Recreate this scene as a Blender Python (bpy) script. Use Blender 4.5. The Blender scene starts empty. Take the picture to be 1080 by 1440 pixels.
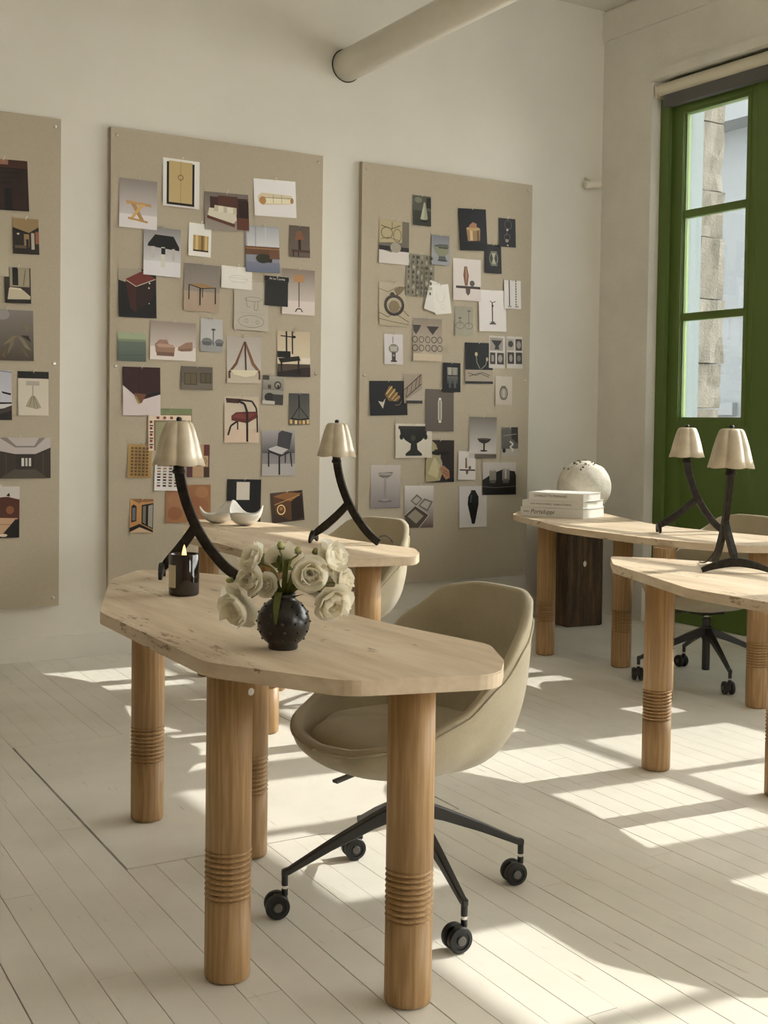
import bpy, bmesh, math, random
from mathutils import Vector, Matrix
random.seed(7)
PI = math.pi
SC = bpy.context.scene
COL = SC.collection
# ------------------------------------------------------------------ camera
cd = bpy.data.cameras.new('camera'); cam = bpy.data.objects.new('camera', cd); COL.objects.link(cam)
RX = Vector((0.8516140386, -0.5239862192, 0.0138553699))
DN = Vector((-0.0062682281, -0.0366114964, -0.9993099157))
FW = Vector((0.5241318904, 0.8509395045, -0.0344633294))
m = Matrix((RX, -DN, -FW)).transposed().to_4x4(); m.translation = Vector((0, 0, 1.28))
cam.matrix_world = m
cd.sensor_width = 36; cd.lens = 44.299; cd.shift_y = -0.04557; cd.clip_end = 200
SC.camera = cam
# ------------------------------------------------------------------ world, sun, exposure
w = bpy.data.worlds.new('world'); SC.world = w; w.use_nodes = True
bg = w.node_tree.nodes['Background']
bg.inputs['Color'].default_value = (1.0, 0.957, 0.892, 1); bg.inputs['Strength'].default_value = 8.3
sd = bpy.data.lights.new('sun', 'SUN'); sun = bpy.data.objects.new('sun', sd); COL.objects.link(sun)
sd.energy = 4.0; sd.angle = math.radians(0.5); sd.color = (1.0, 0.95, 0.86)
sun.rotation_euler = Vector((-1, 0.075, -0.77)).to_track_quat('-Z', 'Y').to_euler()
sun.location = (12, 0, 10)
SC.view_settings.view_transform = 'Standard'
SC.view_settings.look = 'None'
SC.view_settings.exposure = 0.27
SC.view_settings.gamma = 1.0
SC.view_settings.use_curve_mapping = False

# ------------------------------------------------------------------ helpers
def lin(c):
    c = c / 255.0
    return c / 12.92 if c <= 0.04045 else ((c + 0.055) / 1.055) ** 2.4
def hexc(h, k=1.0):
    c = [lin(int(h[i:i + 2], 16)) * k for i in (0, 2, 4)]; y = 0.3 * c[0] + 0.55 * c[1] + 0.15 * c[2]
    return tuple(min(0.9, v * 0.82 + y * 0.18) for v in c)
def mat(name, col, rough=0.6, metal=0.0, spec=0.5, **kw):
    M = bpy.data.materials.new(name); M.use_nodes = True
    b = M.node_tree.nodes['Principled BSDF']
    b.inputs['Base Color'].default_value = (*col, 1); b.inputs['Roughness'].default_value = rough
    b.inputs['Metallic'].default_value = metal; b.inputs['Specular IOR Level'].default_value = spec
    for k, v in kw.items(): b.inputs[k].default_value = v
    return M
class NT:
    def __init__(s, M): s.t = M.node_tree; s.n = s.t.nodes; s.b = s.n['Principled BSDF']
    def add(s, typ, **kw):
        n = s.n.new(typ)
        for k, v in kw.items():
            if hasattr(n, k) and k not in ('Scale',): setattr(n, k, v)
            else: n.inputs[k].default_value = v
        return n
    def link(s, a, ao, b, bi): s.t.links.new(a.outputs[ao], b.inputs[bi])
    def coords(s, scale=(1, 1, 1), rot=(0, 0, 0), kind='Object'):
        c = s.n.new('ShaderNodeTexCoord'); mp = s.n.new('ShaderNodeMapping')
        mp.inputs['Scale'].default_value = scale; mp.inputs['Rotation'].default_value = rot
        s.link(c, kind, mp, 'Vector'); return mp
    def noise(s, vec, scale, detail=4, rough=0.55):
        n = s.n.new('ShaderNodeTexNoise'); n.inputs['Scale'].default_value = scale
        n.inputs['Detail'].default_value = detail; n.inputs['Roughness'].default_value = rough
        s.link(vec, 'Vector', n, 'Vector'); return n
    def ramp(s, src, out, stops):
        r = s.n.new('ShaderNodeValToRGB'); el = r.color_ramp.elements
        while len(el) < len(stops): el.new(0.5)
        for e, (p, c) in zip(el, stops): e.position = p; e.color = (*c, 1) if len(c) == 3 else c
        s.link(src, out, r, 'Fac'); return r
    def mix(s, fac, a, b, typ='MIX', f=None):
        x = s.n.new('ShaderNodeMixRGB'); x.blend_type = typ
        if f is not None: x.inputs[0].default_value = f
        else: s.t.links.new(fac, x.inputs[0])
        for i, v in ((1, a), (2, b)):
            if isinstance(v, tuple): x.inputs[i].default_value = (*v, 1)
            else: s.t.links.new(v, x.inputs[i])
        return x
    def bump(s, src, out, strength, dist=0.01):
        b = s.n.new('ShaderNodeBump'); b.inputs['Strength'].default_value = strength; b.inputs['Distance'].default_value = dist
        s.link(src, out, b, 'Height'); s.link(b, 'Normal', s.b, 'Normal'); return b
    def color(s, node): s.t.links.new(node.outputs[0], s.b.inputs['Base Color'])

def obj(name, bm, material, parent=None, smooth=False, loc=None, mesh=None):
    if mesh is None:
        mesh = bpy.data.meshes.new(name)
        if isinstance(bm, bmesh.types.BMesh):
            bm.normal_update(); bm.to_mesh(mesh); bm.free()
        else:
            mesh.from_pydata(bm[0], [], bm[1]); mesh.update()
        if material:
            for mm in (material if isinstance(material, list) else [material]): mesh.materials.append(mm)
        if smooth:
            for p in mesh.polygons: p.use_smooth = True
    o = bpy.data.objects.new(name, mesh); COL.objects.link(o)
    if parent: o.parent = parent
    if loc: o.location = loc
    return o
def tag(o, label, cat, group=None):
    o['label'] = label; o['category'] = cat
    if group: o['group'] = group
    return o
def empty(name, loc=(0, 0, 0), rz=0.0):
    o = bpy.data.objects.new(name, None); COL.objects.link(o); o.empty_display_size = 0.05
    o.location = loc; o.rotation_euler = (0, 0, rz); return o
def struct(o): o['kind'] = 'structure'; return o
def copy_tree(o, parent=None):
    c = o.copy(); COL.objects.link(c); c.parent = parent
    for ch in list(o.children): copy_tree(ch, c)
    return c
def nb(): return bmesh.new()
def box(bm, x0, x1, y0, y1, z0, z1):
    vs = [bm.verts.new(p) for p in ((x0, y0, z0), (x1, y0, z0), (x1, y1, z0), (x0, y1, z0), (x0, y0, z1), (x1, y0, z1), (x1, y1, z1), (x0, y1, z1))]
    for f in ((3, 2, 1, 0), (4, 5, 6, 7), (0, 1, 5, 4), (1, 2, 6, 5), (2, 3, 7, 6), (3, 0, 4, 7)): bm.faces.new([vs[i] for i in f])
    return bm
def bevel(bm, w, seg=1, ang=30):
    ed = [e for e in bm.edges if len(e.link_faces) == 2 and e.calc_face_angle(0) > math.radians(ang)]
    bmesh.ops.bevel(bm, geom=ed, offset=w, segments=seg, affect='EDGES', profile=0.5); return bm
def lathe(bm, prof, n=32, axis_pt=(0, 0, 0), fr=None, cap=True):
    ox, oy, oz = axis_pt; rings = []
    for k, (r, z) in enumerate(prof):
        ring = []
        for i in range(n):
            a = 2 * PI * i / n; rr = fr(r, z, a) if fr else r
            ring.append(bm.verts.new((ox + rr * math.cos(a), oy + rr * math.sin(a), oz + z)))
        rings.append(ring)
    for a, b in zip(rings, rings[1:]):
        for i in range(n): bm.faces.new((a[i], a[(i + 1) % n], b[(i + 1) % n], b[i]))
    if cap:
        if prof[0][0] > 1e-6: bm.faces.new(rings[0][::-1])
        if prof[-1][0] > 1e-6: bm.faces.new(rings[-1])
    return bm
def frames(pts, up=Vector((0, 0, 1))):
    out = []; pts = [Vector(p) for p in pts]
    for i, p in enumerate(pts):
        t = (pts[min(i + 1, len(pts) - 1)] - pts[max(i - 1, 0)]).normalized()
        u = up - t * up.dot(t)
        if u.length < 1e-4: u = Vector((1, 0, 0)) - t * t.x
        u.normalize(); out.append((p, t, u, t.cross(u)))
    return out
def tube(bm, pts, rad, n=8, up=Vector((0, 0, 1)), sect=None):
    """sweep; rad float or list; sect optional list of (a,b) multipliers"""
    fr = frames(pts, up); rings = []
    for i, (p, t, u, v) in enumerate(fr):
        r = rad[i] if isinstance(rad, (list, tuple)) else rad
        if sect: ring = [bm.verts.new(p + u * a * r + v * b * r) for a, b in sect]
        else: ring = [bm.verts.new(p + (u * math.cos(2 * PI * k / n) + v * math.sin(2 * PI * k / n)) * r) for k in range(n)]
        rings.append(ring)
    for a, b in zip(rings, rings[1:]):
        L = len(a)
        for k in range(L): bm.faces.new((a[k], a[(k + 1) % L], b[(k + 1) % L], b[k]))
    bm.faces.new(rings[0][::-1]); bm.faces.new(rings[-1]); return bm
def spline(pts, n=6):
    P = [Vector(p) for p in pts]; out = []
    for i in range(len(P) - 1):
        a = P[max(i - 1, 0)]; b = P[i]; c = P[i + 1]; d = P[min(i + 2, len(P) - 1)]
        for k in range(n):
            t = k / n
            out.append(0.5 * ((2 * b) + (c - a) * t + (2 * a - 5 * b + 4 * c - d) * t * t + (3 * b - a - 3 * c + d) * t ** 3))
    out.append(P[-1]); return out
def interp(tab, x):
    for (a, va), (b, vb) in zip(tab, tab[1:]):
        if x <= b:
            t = (x - a) / (b - a); t = t * t * (3 - 2 * t) * 0.35 + t * 0.65
            return va + (vb - va) * t
    return tab[-1][1]

# ------------------------------------------------------------------ materials
def plaster(name, col, bumpk, scale=3.0, var=0.06):
    M = mat(name, col, 0.75, spec=0.25); t = NT(M); v = t.coords()
    n = t.noise(v, scale, 6, 0.6); n2 = t.noise(v, scale * 9, 5, 0.6)
    d = tuple(c * (1 - var) for c in col); l = tuple(min(0.95, c * (1 + var * 0.5)) for c in col)
    t.color(t.ramp(n, 'Fac', [(0.3, d), (0.7, l)]))
    mx = t.mix(None, n.outputs['Fac'], n2.outputs['Fac'], 'MIX', 0.45)
    t.bump(mx, 0, bumpk, 0.02); return M
M_wall = plaster('wall_paint', (0.80, 0.768, 0.695), 0.10, 1.2)
M_rough = plaster('rough_plaster', (0.80, 0.768, 0.695), 0.35, 3.5)
M_lowbounce = plaster('low_bounce_wall', (0.42, 0.36, 0.28), 0.3, 2.0, 0.15)  # dark tone given to the unseen walls to cut bounced light
M_ceil = plaster('ceiling_paint', (0.80, 0.768, 0.695), 0.25, 2.0)
M_pipe = plaster('pipe_paint', (0.80, 0.76, 0.67), 0.08, 3.0)
M_sub = mat('dark_subfloor', (0.035, 0.026, 0.018), 0.9)
M_gap = mat('dark_gap', (0.02, 0.017, 0.013), 0.9)
def floor_paint():
    M = mat('floor_paint', (0.80, 0.77, 0.70), 0.42, spec=0.4); t = NT(M)
    v = t.coords((14, 0.9, 1), (0, 0, 0.054)); n = t.noise(v, 4, 7, 0.65)
    v2 = t.coords(); n2 = t.noise(v2, 2.2, 5, 0.6); n3 = t.noise(v2, 55, 3, 0.6)
    base = t.ramp(n2, 'Fac', [(0.3, (0.72, 0.69, 0.615)), (0.68, (0.82, 0.79, 0.72))])
    crack = t.ramp(n, 'Fac', [(0.30, (0.55, 0.47, 0.36)), (0.36, (1, 1, 1))])
    mx = t.mix(None, base.outputs[0], crack.outputs[0], 'MULTIPLY', 0.75)
    speck = t.ramp(n3, 'Fac', [(0.24, (0.45, 0.4, 0.33)), (0.29, (1, 1, 1))])
    mx2 = t.mix(None, mx.outputs[0], speck.outputs[0], 'MULTIPLY', 0.5)
    t.color(mx2)
    rr = t.ramp(n2, 'Fac', [(0.3, (0.5, 0.5, 0.5)), (0.7, (0.34, 0.34, 0.34))]); t.t.links.new(rr.outputs[0], t.b.inputs['Roughness'])
    hb = t.mix(None, crack.outputs[0], n3.outputs['Fac'], 'MIX', 0.2)
    t.bump(hb, 0, 0.22, 0.004); return M
M_floor = floor_paint()
def travertine():
    M = mat('travertine', (0.62, 0.53, 0.41), 0.5, spec=0.35); t = NT(M)
    v = t.coords((7, 0.9, 7), (0, 0, 0.12)); n = t.noise(v, 2.2, 7, 0.62)
    base = t.ramp(n, 'Fac', [(0.28, (0.50, 0.385, 0.255)), (0.5, (0.65, 0.525, 0.375)), (0.72, (0.76, 0.645, 0.49))])
    v2 = t.coords((22, 4.5, 22), (0, 0, 0.12)); n2 = t.noise(v2, 3.0, 5, 0.7)
    v3 = t.coords((3, 1.2, 3)); n3 = t.noise(v3, 1.6, 3, 0.5)
    mul = t.n.new('ShaderNodeMath'); mul.operation = 'MULTIPLY'
    r3 = t.ramp(n3, 'Fac', [(0.47, (0.62, 0.62, 0.62)), (0.62, (1, 1, 1))])
    t.link(n2, 'Fac', mul, 0); t.t.links.new(r3.outputs[0], mul.inputs[1])
    pit = t.ramp(mul, 0, [(0.0, (1, 1, 1)), (0.548, (1, 1, 1)), (0.60, (0.36, 0.27, 0.18))])
    mx = t.mix(None, base.outputs[0], pit.outputs[0], 'MULTIPLY', 0.85)
    t.color(mx); t.bump(pit, 0, 0.4, 0.004); return M
M_trav = travertine()
def oak():
    M = mat('oak', (0.5, 0.33, 0.16), 0.45, spec=0.35); t = NT(M)
    v = t.coords((6, 6, 0.55)); n = t.noise(v, 3.2, 4, 0.55)
    wv = t.n.new('ShaderNodeTexWave'); wv.bands_direction = 'X'; wv.inputs['Scale'].default_value = 3.2
    wv.inputs['Distortion'].default_value = 9; wv.inputs['Detail'].default_value = 3; wv.inputs['Detail Scale'].default_value = 1.6
    t.link(v, 'Vector', wv, 'Vector')
    v2 = t.coords((70, 70, 2.2)); n2 = t.noise(v2, 3, 3, 0.6)
    base = t.ramp(wv, 'Fac', [(0.1, (0.34, 0.20, 0.09)), (0.55, (0.395, 0.245, 0.115)), (0.95, (0.455, 0.295, 0.148))])
    st = t.ramp(n2, 'Fac', [(0.32, (0.72, 0.66, 0.58)), (0.6, (1, 1, 1))])
    mx = t.mix(None, base.outputs[0], st.outputs[0], 'MULTIPLY', 0.8)
    bl = t.mix(n.outputs['Fac'], mx.outputs[0], (0.48, 0.31, 0.145)); bl2 = t.mix(None, mx.outputs[0], bl.outputs[0], 'MIX', 0.5)
    t.color(bl2); t.bump(n2, 'Fac', 0.05, 0.001); return M
M_oak = oak()
def linen(name, a, b, sx, sz, bumpk=0.25):
    M = mat(name, a, 0.9, spec=0.1); t = NT(M)
    v = t.coords((sx, sx, sz)); n = t.noise(v, 3, 5, 0.7)
    v2 = t.coords((sz, sz, sx)); n2 = t.noise(v2, 3, 5, 0.7)
    mx = t.mix(None, n.outputs['Fac'], n2.outputs['Fac'], 'MIX', 0.4)
    t.color(t.ramp(mx, 0, [(0.35, a), (0.65, b)])); t.bump(mx, 0, bumpk, 0.003); return M
M_linen = linen('board_linen', (0.455, 0.395, 0.30), (0.535, 0.475, 0.375), 170, 12)
def fabric():
    M = mat('chair_fabric', (0.52, 0.46, 0.33), 0.95, spec=0.1); t = NT(M); v = t.coords()
    n = t.noise(v, 420, 2, 0.6); n2 = t.noise(v, 7, 4, 0.6)
    mx = t.mix(None, n.outputs['Fac'], n2.outputs['Fac'], 'MIX', 0.5)
    t.color(t.ramp(mx, 0, [(0.3, (0.375, 0.325, 0.22)), (0.7, (0.515, 0.455, 0.33))]))
    t.bump(n, 'Fac', 0.25, 0.001)
    t.b.inputs['Sheen Weight'].default_value = 0.3; return M
M_fab = fabric()
M_black = mat('black_metal', (0.018, 0.017, 0.016), 0.38, spec=0.5)
M_grey = mat('grey_plastic', (0.12, 0.115, 0.105), 0.4)
M_rub = mat('black_rubber', (0.012, 0.012, 0.012), 0.45)
M_chrome = mat('chrome', (0.75, 0.74, 0.72), 0.2, 1.0)
M_screw = mat('screw_steel', (0.5, 0.47, 0.42), 0.35, 1.0)
def bronze():
    M = mat('dark_bronze', (0.035, 0.03, 0.024), 0.5, 0.6); t = NT(M); v = t.coords()
    n = t.noise(v, 45, 4, 0.65); t.color(t.ramp(n, 'Fac', [(0.4, (0.016, 0.014, 0.011)), (0.65, (0.04, 0.034, 0.026)), (0.82, (0.10, 0.08, 0.055))]))
    t.bump(n, 'Fac', 0.25, 0.003); return M
M_bronze = bronze()
def shade_mat():
    M = mat('ivory_shade', (0.60, 0.52, 0.38), 0.28, spec=0.55, **{'Coat Weight': 0.3}); t = NT(M); v = t.coords()
    n = t.noise(v, 14, 4, 0.6); t.color(t.ramp(n, 'Fac', [(0.3, (0.52, 0.44, 0.31)), (0.7, (0.68, 0.60, 0.46))]))
    t.b.inputs['Subsurface Weight'].default_value = 0.0; return M
M_shade = shade_mat()
M_green = mat('green_paint', (0.105, 0.165, 0.034), 0.42, spec=0.4)
def glass_mat(name, tint, rgh=0.0):
    M = bpy.data.materials.new(name); M.use_nodes = True; nt = M.node_tree; nt.nodes.clear()
    o = nt.nodes.new('ShaderNodeOutputMaterial'); mx = nt.nodes.new('ShaderNodeMixShader'); tr = nt.nodes.new('ShaderNodeBsdfTransparent'); gl = nt.nodes.new('ShaderNodeBsdfGlossy')
    fr = nt.nodes.new('ShaderNodeFresnel'); fr.inputs['IOR'].default_value = 1.35
    tr.inputs['Color'].default_value = (*tint, 1); gl.inputs['Roughness'].default_value = rgh; gl.inputs['Color'].default_value = (0.9, 0.95, 1, 1)
    nt.links.new(fr.outputs[0], mx.inputs[0]); nt.links.new(tr.outputs[0], mx.inputs[1]); nt.links.new(gl.outputs[0], mx.inputs[2]); nt.links.new(mx.outputs[0], o.inputs[0]); return M
M_glass = glass_mat('window_glass', (0.97, 0.985, 0.99))
M_dimmer = mat('reveal_dimmer', (0.07, 0.10, 0.105), 0.5)
M_blind = mat('blind_cream', (0.72, 0.66, 0.53), 0.5)
M_blindf = mat('blind_fabric', (0.13, 0.125, 0.12), 0.9)
M_porc = mat('porcelain', (0.78, 0.755, 0.70), 0.45)
M_book = mat('book_cover', (0.80, 0.78, 0.73), 0.5)
M_page = mat('book_pages', (0.78, 0.75, 0.68), 0.85)
M_ink = mat('ink', (0.05, 0.04, 0.035), 0.8)
M_white = mat('white_paper', (0.80, 0.78, 0.74), 0.8)
M_pin = mat('pin_head', (0.75, 0.72, 0.66), 0.3)
def stump_mat():
    M = mat('burnt_wood', (0.05, 0.03, 0.016), 0.75); t = NT(M)
    v = t.coords((16, 16, 1.6)); n = t.noise(v, 1.6, 7, 0.7)
    t.color(t.ramp(n, 'Fac', [(0.32, (0.014, 0.010, 0.007)), (0.5, (0.07, 0.042, 0.021)), (0.64, (0.16, 0.095, 0.045)), (0.76, (0.36, 0.22, 0.09))]))
    t.bump(n, 'Fac', 0.8, 0.02); return M
M_stump = stump_mat()
def stoneware():
    M = mat('rough_stoneware', (0.74, 0.70, 0.61), 0.85, spec=0.2); t = NT(M); v = t.coords()
    n = t.noise(v, 22, 5, 0.65); n2 = t.noise(v, 70, 3, 0.6)
    t.color(t.ramp(n, 'Fac', [(0.3, (0.63, 0.58, 0.48)), (0.65, (0.78, 0.75, 0.66))]))
    mx = t.mix(None, n.outputs['Fac'], n2.outputs['Fac'], 'MIX', 0.5); t.bump(mx, 0, 0.6, 0.006); return M
M_stone = stoneware()
M_crust = mat('dark_crust', (0.16, 0.12, 0.075), 0.95)
def glaze():
    M = mat('black_glaze', (0.02, 0.018, 0.016), 0.28, spec=0.6); t = NT(M); v = t.coords()
    n = t.noise(v, 60, 4, 0.6); t.color(t.ramp(n, 'Fac', [(0.4, (0.007, 0.006, 0.005)), (0.75, (0.022, 0.019, 0.015))])); t.bump(n, 'Fac', 0.3, 0.002); return M
M_glaze = glaze()
M_petal = mat('petal', (0.92, 0.885, 0.79), 0.6, spec=0.2)
_t = NT(M_petal); _tr = _t.n.new('ShaderNodeBsdfTranslucent'); _tr.inputs['Color'].default_value = (0.95, 0.91, 0.78, 1); _mx = _t.n.new('ShaderNodeMixShader'); _mx.inputs[0].default_value = 0.55
_o = [n for n in _t.n if n.type == 'OUTPUT_MATERIAL'][0]; _t.t.links.new(_t.b.outputs[0], _mx.inputs[1]); _t.t.links.new(_tr.outputs[0], _mx.inputs[2]); _t.t.links.new(_mx.outputs[0], _o.inputs[0])
M_stem = mat('stem_green', (0.20, 0.22, 0.06), 0.55)
M_leaf = mat('leaf_green', (0.12, 0.145, 0.035), 0.5)
M_bud = mat('bud_green', (0.42, 0.43, 0.18), 0.55)
M_candle = mat('dark_amber_glass', (0.012, 0.006, 0.004), 0.08, spec=0.7)
M_wax = mat('dark_wax', (0.05, 0.02, 0.012), 0.5)
M_flame = mat('flame', (1, 0.6, 0.2), 0.5); M_flame.node_tree.nodes['Principled BSDF'].inputs['Emission Color'].default_value = (1, 0.50, 0.13, 1); M_flame.node_tree.nodes['Principled BSDF'].inputs['Emission Strength'].default_value = 3.0
M_label = mat('candle_label', (0.62, 0.55, 0.40), 0.8)
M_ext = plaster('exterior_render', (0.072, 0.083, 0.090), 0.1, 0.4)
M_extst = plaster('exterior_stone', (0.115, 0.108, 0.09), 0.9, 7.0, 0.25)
M_extg = plaster('exterior_ground', (0.45, 0.43, 0.40), 0.2, 1.0)

# ------------------------------------------------------------------ room shell
BWY, RWX, CZ = 6.57, 5.75, 4.07
XL, YN = -3.2, -3.6
OP0, OP1, LZ = -3.0, 6.10, 3.50            # window bank opening in the right wall
floor = struct(obj('floor', box(nb(), XL, 5.86, YN, BWY + 0.2, -0.10, -0.013), M_floor))
b = nb(); box(b, -0.45, 5.80, 0.62, BWY - 0.03, -0.0128, -0.0122); obj('subfloor', b, M_sub, floor)
struct(obj('ceiling', box(nb(), XL, 6.2, YN, BWY + 0.2, CZ, CZ + 0.15), M_ceil))
struct(obj('wall_back', box(nb(), XL, 6.2, BWY, BWY + 0.2, -0.05, CZ), M_wall))
struct(obj('wall_left', box(nb(), XL - 0.2, XL, YN, BWY + 0.2, -0.05, CZ), M_lowbounce))
b = nb(); RW = (3.9, 5.4)      # unseen opening added behind the camera to brighten the back wall
for x0, x1, z0, z1 in ((XL, RW[0], -0.05, CZ), (RW[1], 6.2, -0.05, CZ), (RW[0], RW[1], -0.05, 1.7), (RW[0], RW[1], 3.6, CZ)): box(b, x0, x1, YN - 0.2, YN, z0, z1)
struct(obj('wall_front', b, M_lowbounce))
b = nb(); box(b, RWX, 6.2, OP1, BWY, -0.05, CZ); box(b, RWX, 6.2, OP0, OP1, LZ, CZ); box(b, RWX, 6.2, YN, OP0, -0.05, CZ)
struct(obj('wall_right', b, M_rough))
b = nb(); box(b, XL, RWX, BWY - 0.022, BWY, -0.012, 0.125); bevel(b, 0.004)
struct(obj('baseboard_back', b, M_wall))
b = nb(); box(b, RWX - 0.018, RWX, -3.0, BWY, 3.86, CZ - 0.02); bevel(b, 0.006)
struct(obj('trim_1', b, M_rough))
# plaster ledge over the windows
b = nb(); box(b, RWX - 0.03, RWX + 0.02, OP0, OP1 + 0.03, LZ - 0.005, LZ + 0.055); bevel(b, 0.012, 2)
struct(obj('trim_2', b, M_rough))

# floor boards: each plank its own piece, running a little off the wall line
PW = 0.089; TH = 0.054
def pl2w(u, y): return (u + math.tan(TH) * (y - 2.6), y)
rnd = random.Random(3)
HY0, HY1, HI0, HI1 = 3.385, 4.86, 5, 18
def plank(i, y0, y1, name='plank', width=None, gap=None):
    g = gap if gap is not None else rnd.choice((0.0002, 0.0003, 0.0003, 0.0005, 0.0008, 0.0014, 0.0030))
    u0 = 0.755 + PW * i + g * 0.5; u1 = 0.755 + PW * (i + (width or 1)) - g * 0.5
    if (y0 + y1) / 2 > 4.9 and gap is None: g = 0.0002
    e = 0.0002 if rnd.random() < 0.75 else 0.0014
    z = 0.0 - rnd.random() * 0.0006; c = 0.0007
    vs = []
    for (uu, yy) in ((u0, y0 + e), (u1, y0 + e), (u1, y1 - e), (u0, y1 - e)): vs.append((*pl2w(uu, yy), -0.0119))
    for (uu, yy) in ((u0, y0 + e), (u1, y0 + e), (u1, y1 - e), (u0, y1 - e)): vs.append((*pl2w(uu, yy), z - c))
    for (uu, yy) in ((u0 + c, y0 + e + c), (u1 - c, y0 + e + c), (u1 - c, y1 - e - c), (u0 + c, y1 - e - c)): vs.append((*pl2w(uu, yy), z))
    fs = [(8, 9, 10, 11)]
    for a in range(4):
        n_ = (a + 1) % 4; fs += [(a, n_, 4 + n_, 4 + a), (4 + a, 4 + n_, 8 + n_, 8 + a)]
    return obj(name, (vs, fs), M_floor, floor)
for i in range(-14, 57):
    cuts = [0.6]; y = 0.6 + rnd.uniform(0.6, 2.2)
    while y < 6.0: cuts.append(y); y += rnd.uniform(1.7, 2.6)
    cuts.append(BWY - 0.024)
    for y0, y1 in zip(cuts, cuts[1:]):
        if 0.755 + PW * (i + 1) + 0.17 > 5.83: y1 = min(y1, 2.6 + (5.83 - (0.755 + PW * (i + 1))) / math.tan(TH))
        if HI0 <= i < HI1:
            for a, c_ in ((y0, min(y1, HY0)), (max(y0, HY1), y1)):
                if c_ - a > 0.02: plank(i, a, c_)
        elif y1 - y0 > 0.05: plank(i, y0, y1)
plank(HI0, HY0 + .006, HY1 - .001, 'floor_panel', HI1 - HI0, 0.015)

# pipe through the back wall
pp = tag(empty('pipe', (3.745, BWY, 3.388)), 'thick white painted pipe running out of the back wall near the ceiling', 'pipe')
d = Vector((0, -1, 0.022)).normalized()
b = nb(); tube(b, [Vector((0, 0, 0)) + d * t for t in (-0.05, 0.3, 3, 9.5)], 0.092, 40)
obj('tube', b, M_pipe, pp, True)
b = nb(); tube(b, [(0, -0.0015, 0), (0, 0.004, 0)], 0.098, 40); obj('dark_joint', b, M_gap, pp)

# ------------------------------------------------------------------ green doors in the right wall
DX0, DX1 = 5.855, 5.91
ROWS = [(1.336, 1.952), (2.0, 2.607), (2.655, 3.27)]
def cbox(name, x0, x1, y0, y1, z0, z1, m_, par, bv=0.004):
    b = nb(); box(b, x0, x1, y0, y1, z0, z1)
    if bv: bevel(b, bv)
    return obj(name, b, m_, par)
def door(n, y0, y1, cols, top=3.42, ROWS=ROWS, sill=1.235):
    d = struct(empty('door_%d' % n, ((DX0 + DX1) / 2, (y0 + y1) / 2, 0)))
    d['label'] = 'dark green glazed door leaf, %s from the room corner' % ('first', 'second', 'third', 'fourth', 'fifth', 'sixth', 'seventh')[n - 1]
    ox, oy = d.location.x, d.location.y
    def P(nm, x0, x1, a, c, z0, z1, m_=M_green, bv=0.004): return cbox(nm, x0 - ox, x1 - ox, a - oy, c - oy, z0, z1, m_, d, bv)
    cols = sorted(cols); lo, hi = cols[0][0], cols[-1][1]
    P('stile', DX0, DX1, y0, lo, 0.015, top); P('stile', DX0, DX1, hi, y1, 0.015, top)
    P('rail', DX0, DX1, lo, hi, ROWS[-1][1], top); P('rail', DX0, DX1, lo, hi, sill, ROWS[0][0])
    if sill > 1: P('rail', DX0, DX1, lo, hi, 0.015, 0.24)
    for (a, c), (e, f) in zip(cols, cols[1:]): P('mullion', DX0 + 0.004, DX1 - 0.004, c, e, ROWS[0][0], ROWS[-1][1])
    for (a, c), (e, f) in zip(ROWS, ROWS[1:]): P('muntin', DX0 + 0.006, DX1 - 0.004, lo, hi, c, e)
    if sill > 1: P('panel', DX0 + 0.026, DX1 - 0.008, lo - 0.005, hi + 0.005, 0.235, 1.24, bv=0)
    # raised moulding round the glass and round the lower panel
    zb = ROWS[0][0] - .024; P('moulding', DX0 - 0.012, DX0 + 0.01, lo - 0.035, hi + 0.035, zb - .027, zb, bv=0.006); P('moulding', DX0 - 0.008, DX0 + 0.01, hi + 0.004, hi + 0.03, zb, 3.29, bv=0.006)
    P('moulding', DX0 - 0.008, DX0 + 0.01, lo - 0.03, lo - 0.004, zb, 3.29, bv=0.006); P('moulding', DX0 - 0.008, DX0 + 0.01, lo - 0.035, hi + 0.035, 3.285, 3.312, bv=0.006)
    if sill < 1: pass
    elif len(cols) > 1: P('mullion', DX0, DX1, (lo + hi) / 2 - 0.04, (lo + hi) / 2 + 0.04, 0.24, 1.236)
    else: P('rail', DX0 + 0.012, DX1, lo, hi, 1.06, 1.075, bv=0.003)
    for a, c in cols:
        for z0, z1 in ROWS:
            P('pane', DX0 + 0.030, DX0 + 0.034, a - 0.004, c + 0.004, z0 - 0.004, z1 + 0.004, M_glass, 0)
            P('bead', DX0 + 0.012, DX0 + 0.030, a - 0.001, a + 0.009, z0, z1, bv=0.002); P('bead', DX0 + 0.012, DX0 + 0.030, c - 0.009, c + 0.001, z0, z1, bv=0.002)
    return d
door(1, 5.312, 6.02, [(5.382, 5.906)])
door(2, 3.812, 5.306, [(4.50, 5.10), (3.92, 4.46)])
door(3, 2.392, 3.806, [(3.18, 3.70), (2.54, 3.14)])
door(4, 0.972, 2.386, [(1.72, 2.24), (1.10, 1.68)])
FULL = [(0.20, 1.22), (1.27, 2.29), (2.34, 3.27)]  # unseen leaves glazed almost to the floor to let in more fill light
door(5, -0.448, 0.966, [(0.29, 0.88), (-0.36, 0.25)], ROWS=FULL, sill=0.015)
door(6, -1.868, -0.454, [(-1.13, -0.54), (-1.78, -1.17)], ROWS=FULL, sill=0.015)
door(7, -2.98, -1.874, [(-2.89, -1.96)], ROWS=FULL, sill=0.015)
fr = struct(empty('window_1', (5.88, 6.06, 0)))
fr['label'] = 'dark green timber frame around the door leaves'
cbox('jamb', -0.05, 0.06, -0.035, 0.045, 0.0, 3.46, M_green, fr); cbox('head', -0.05, 0.06, -9.06, -0.035, 3.425, 3.505, M_green, fr)
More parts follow.
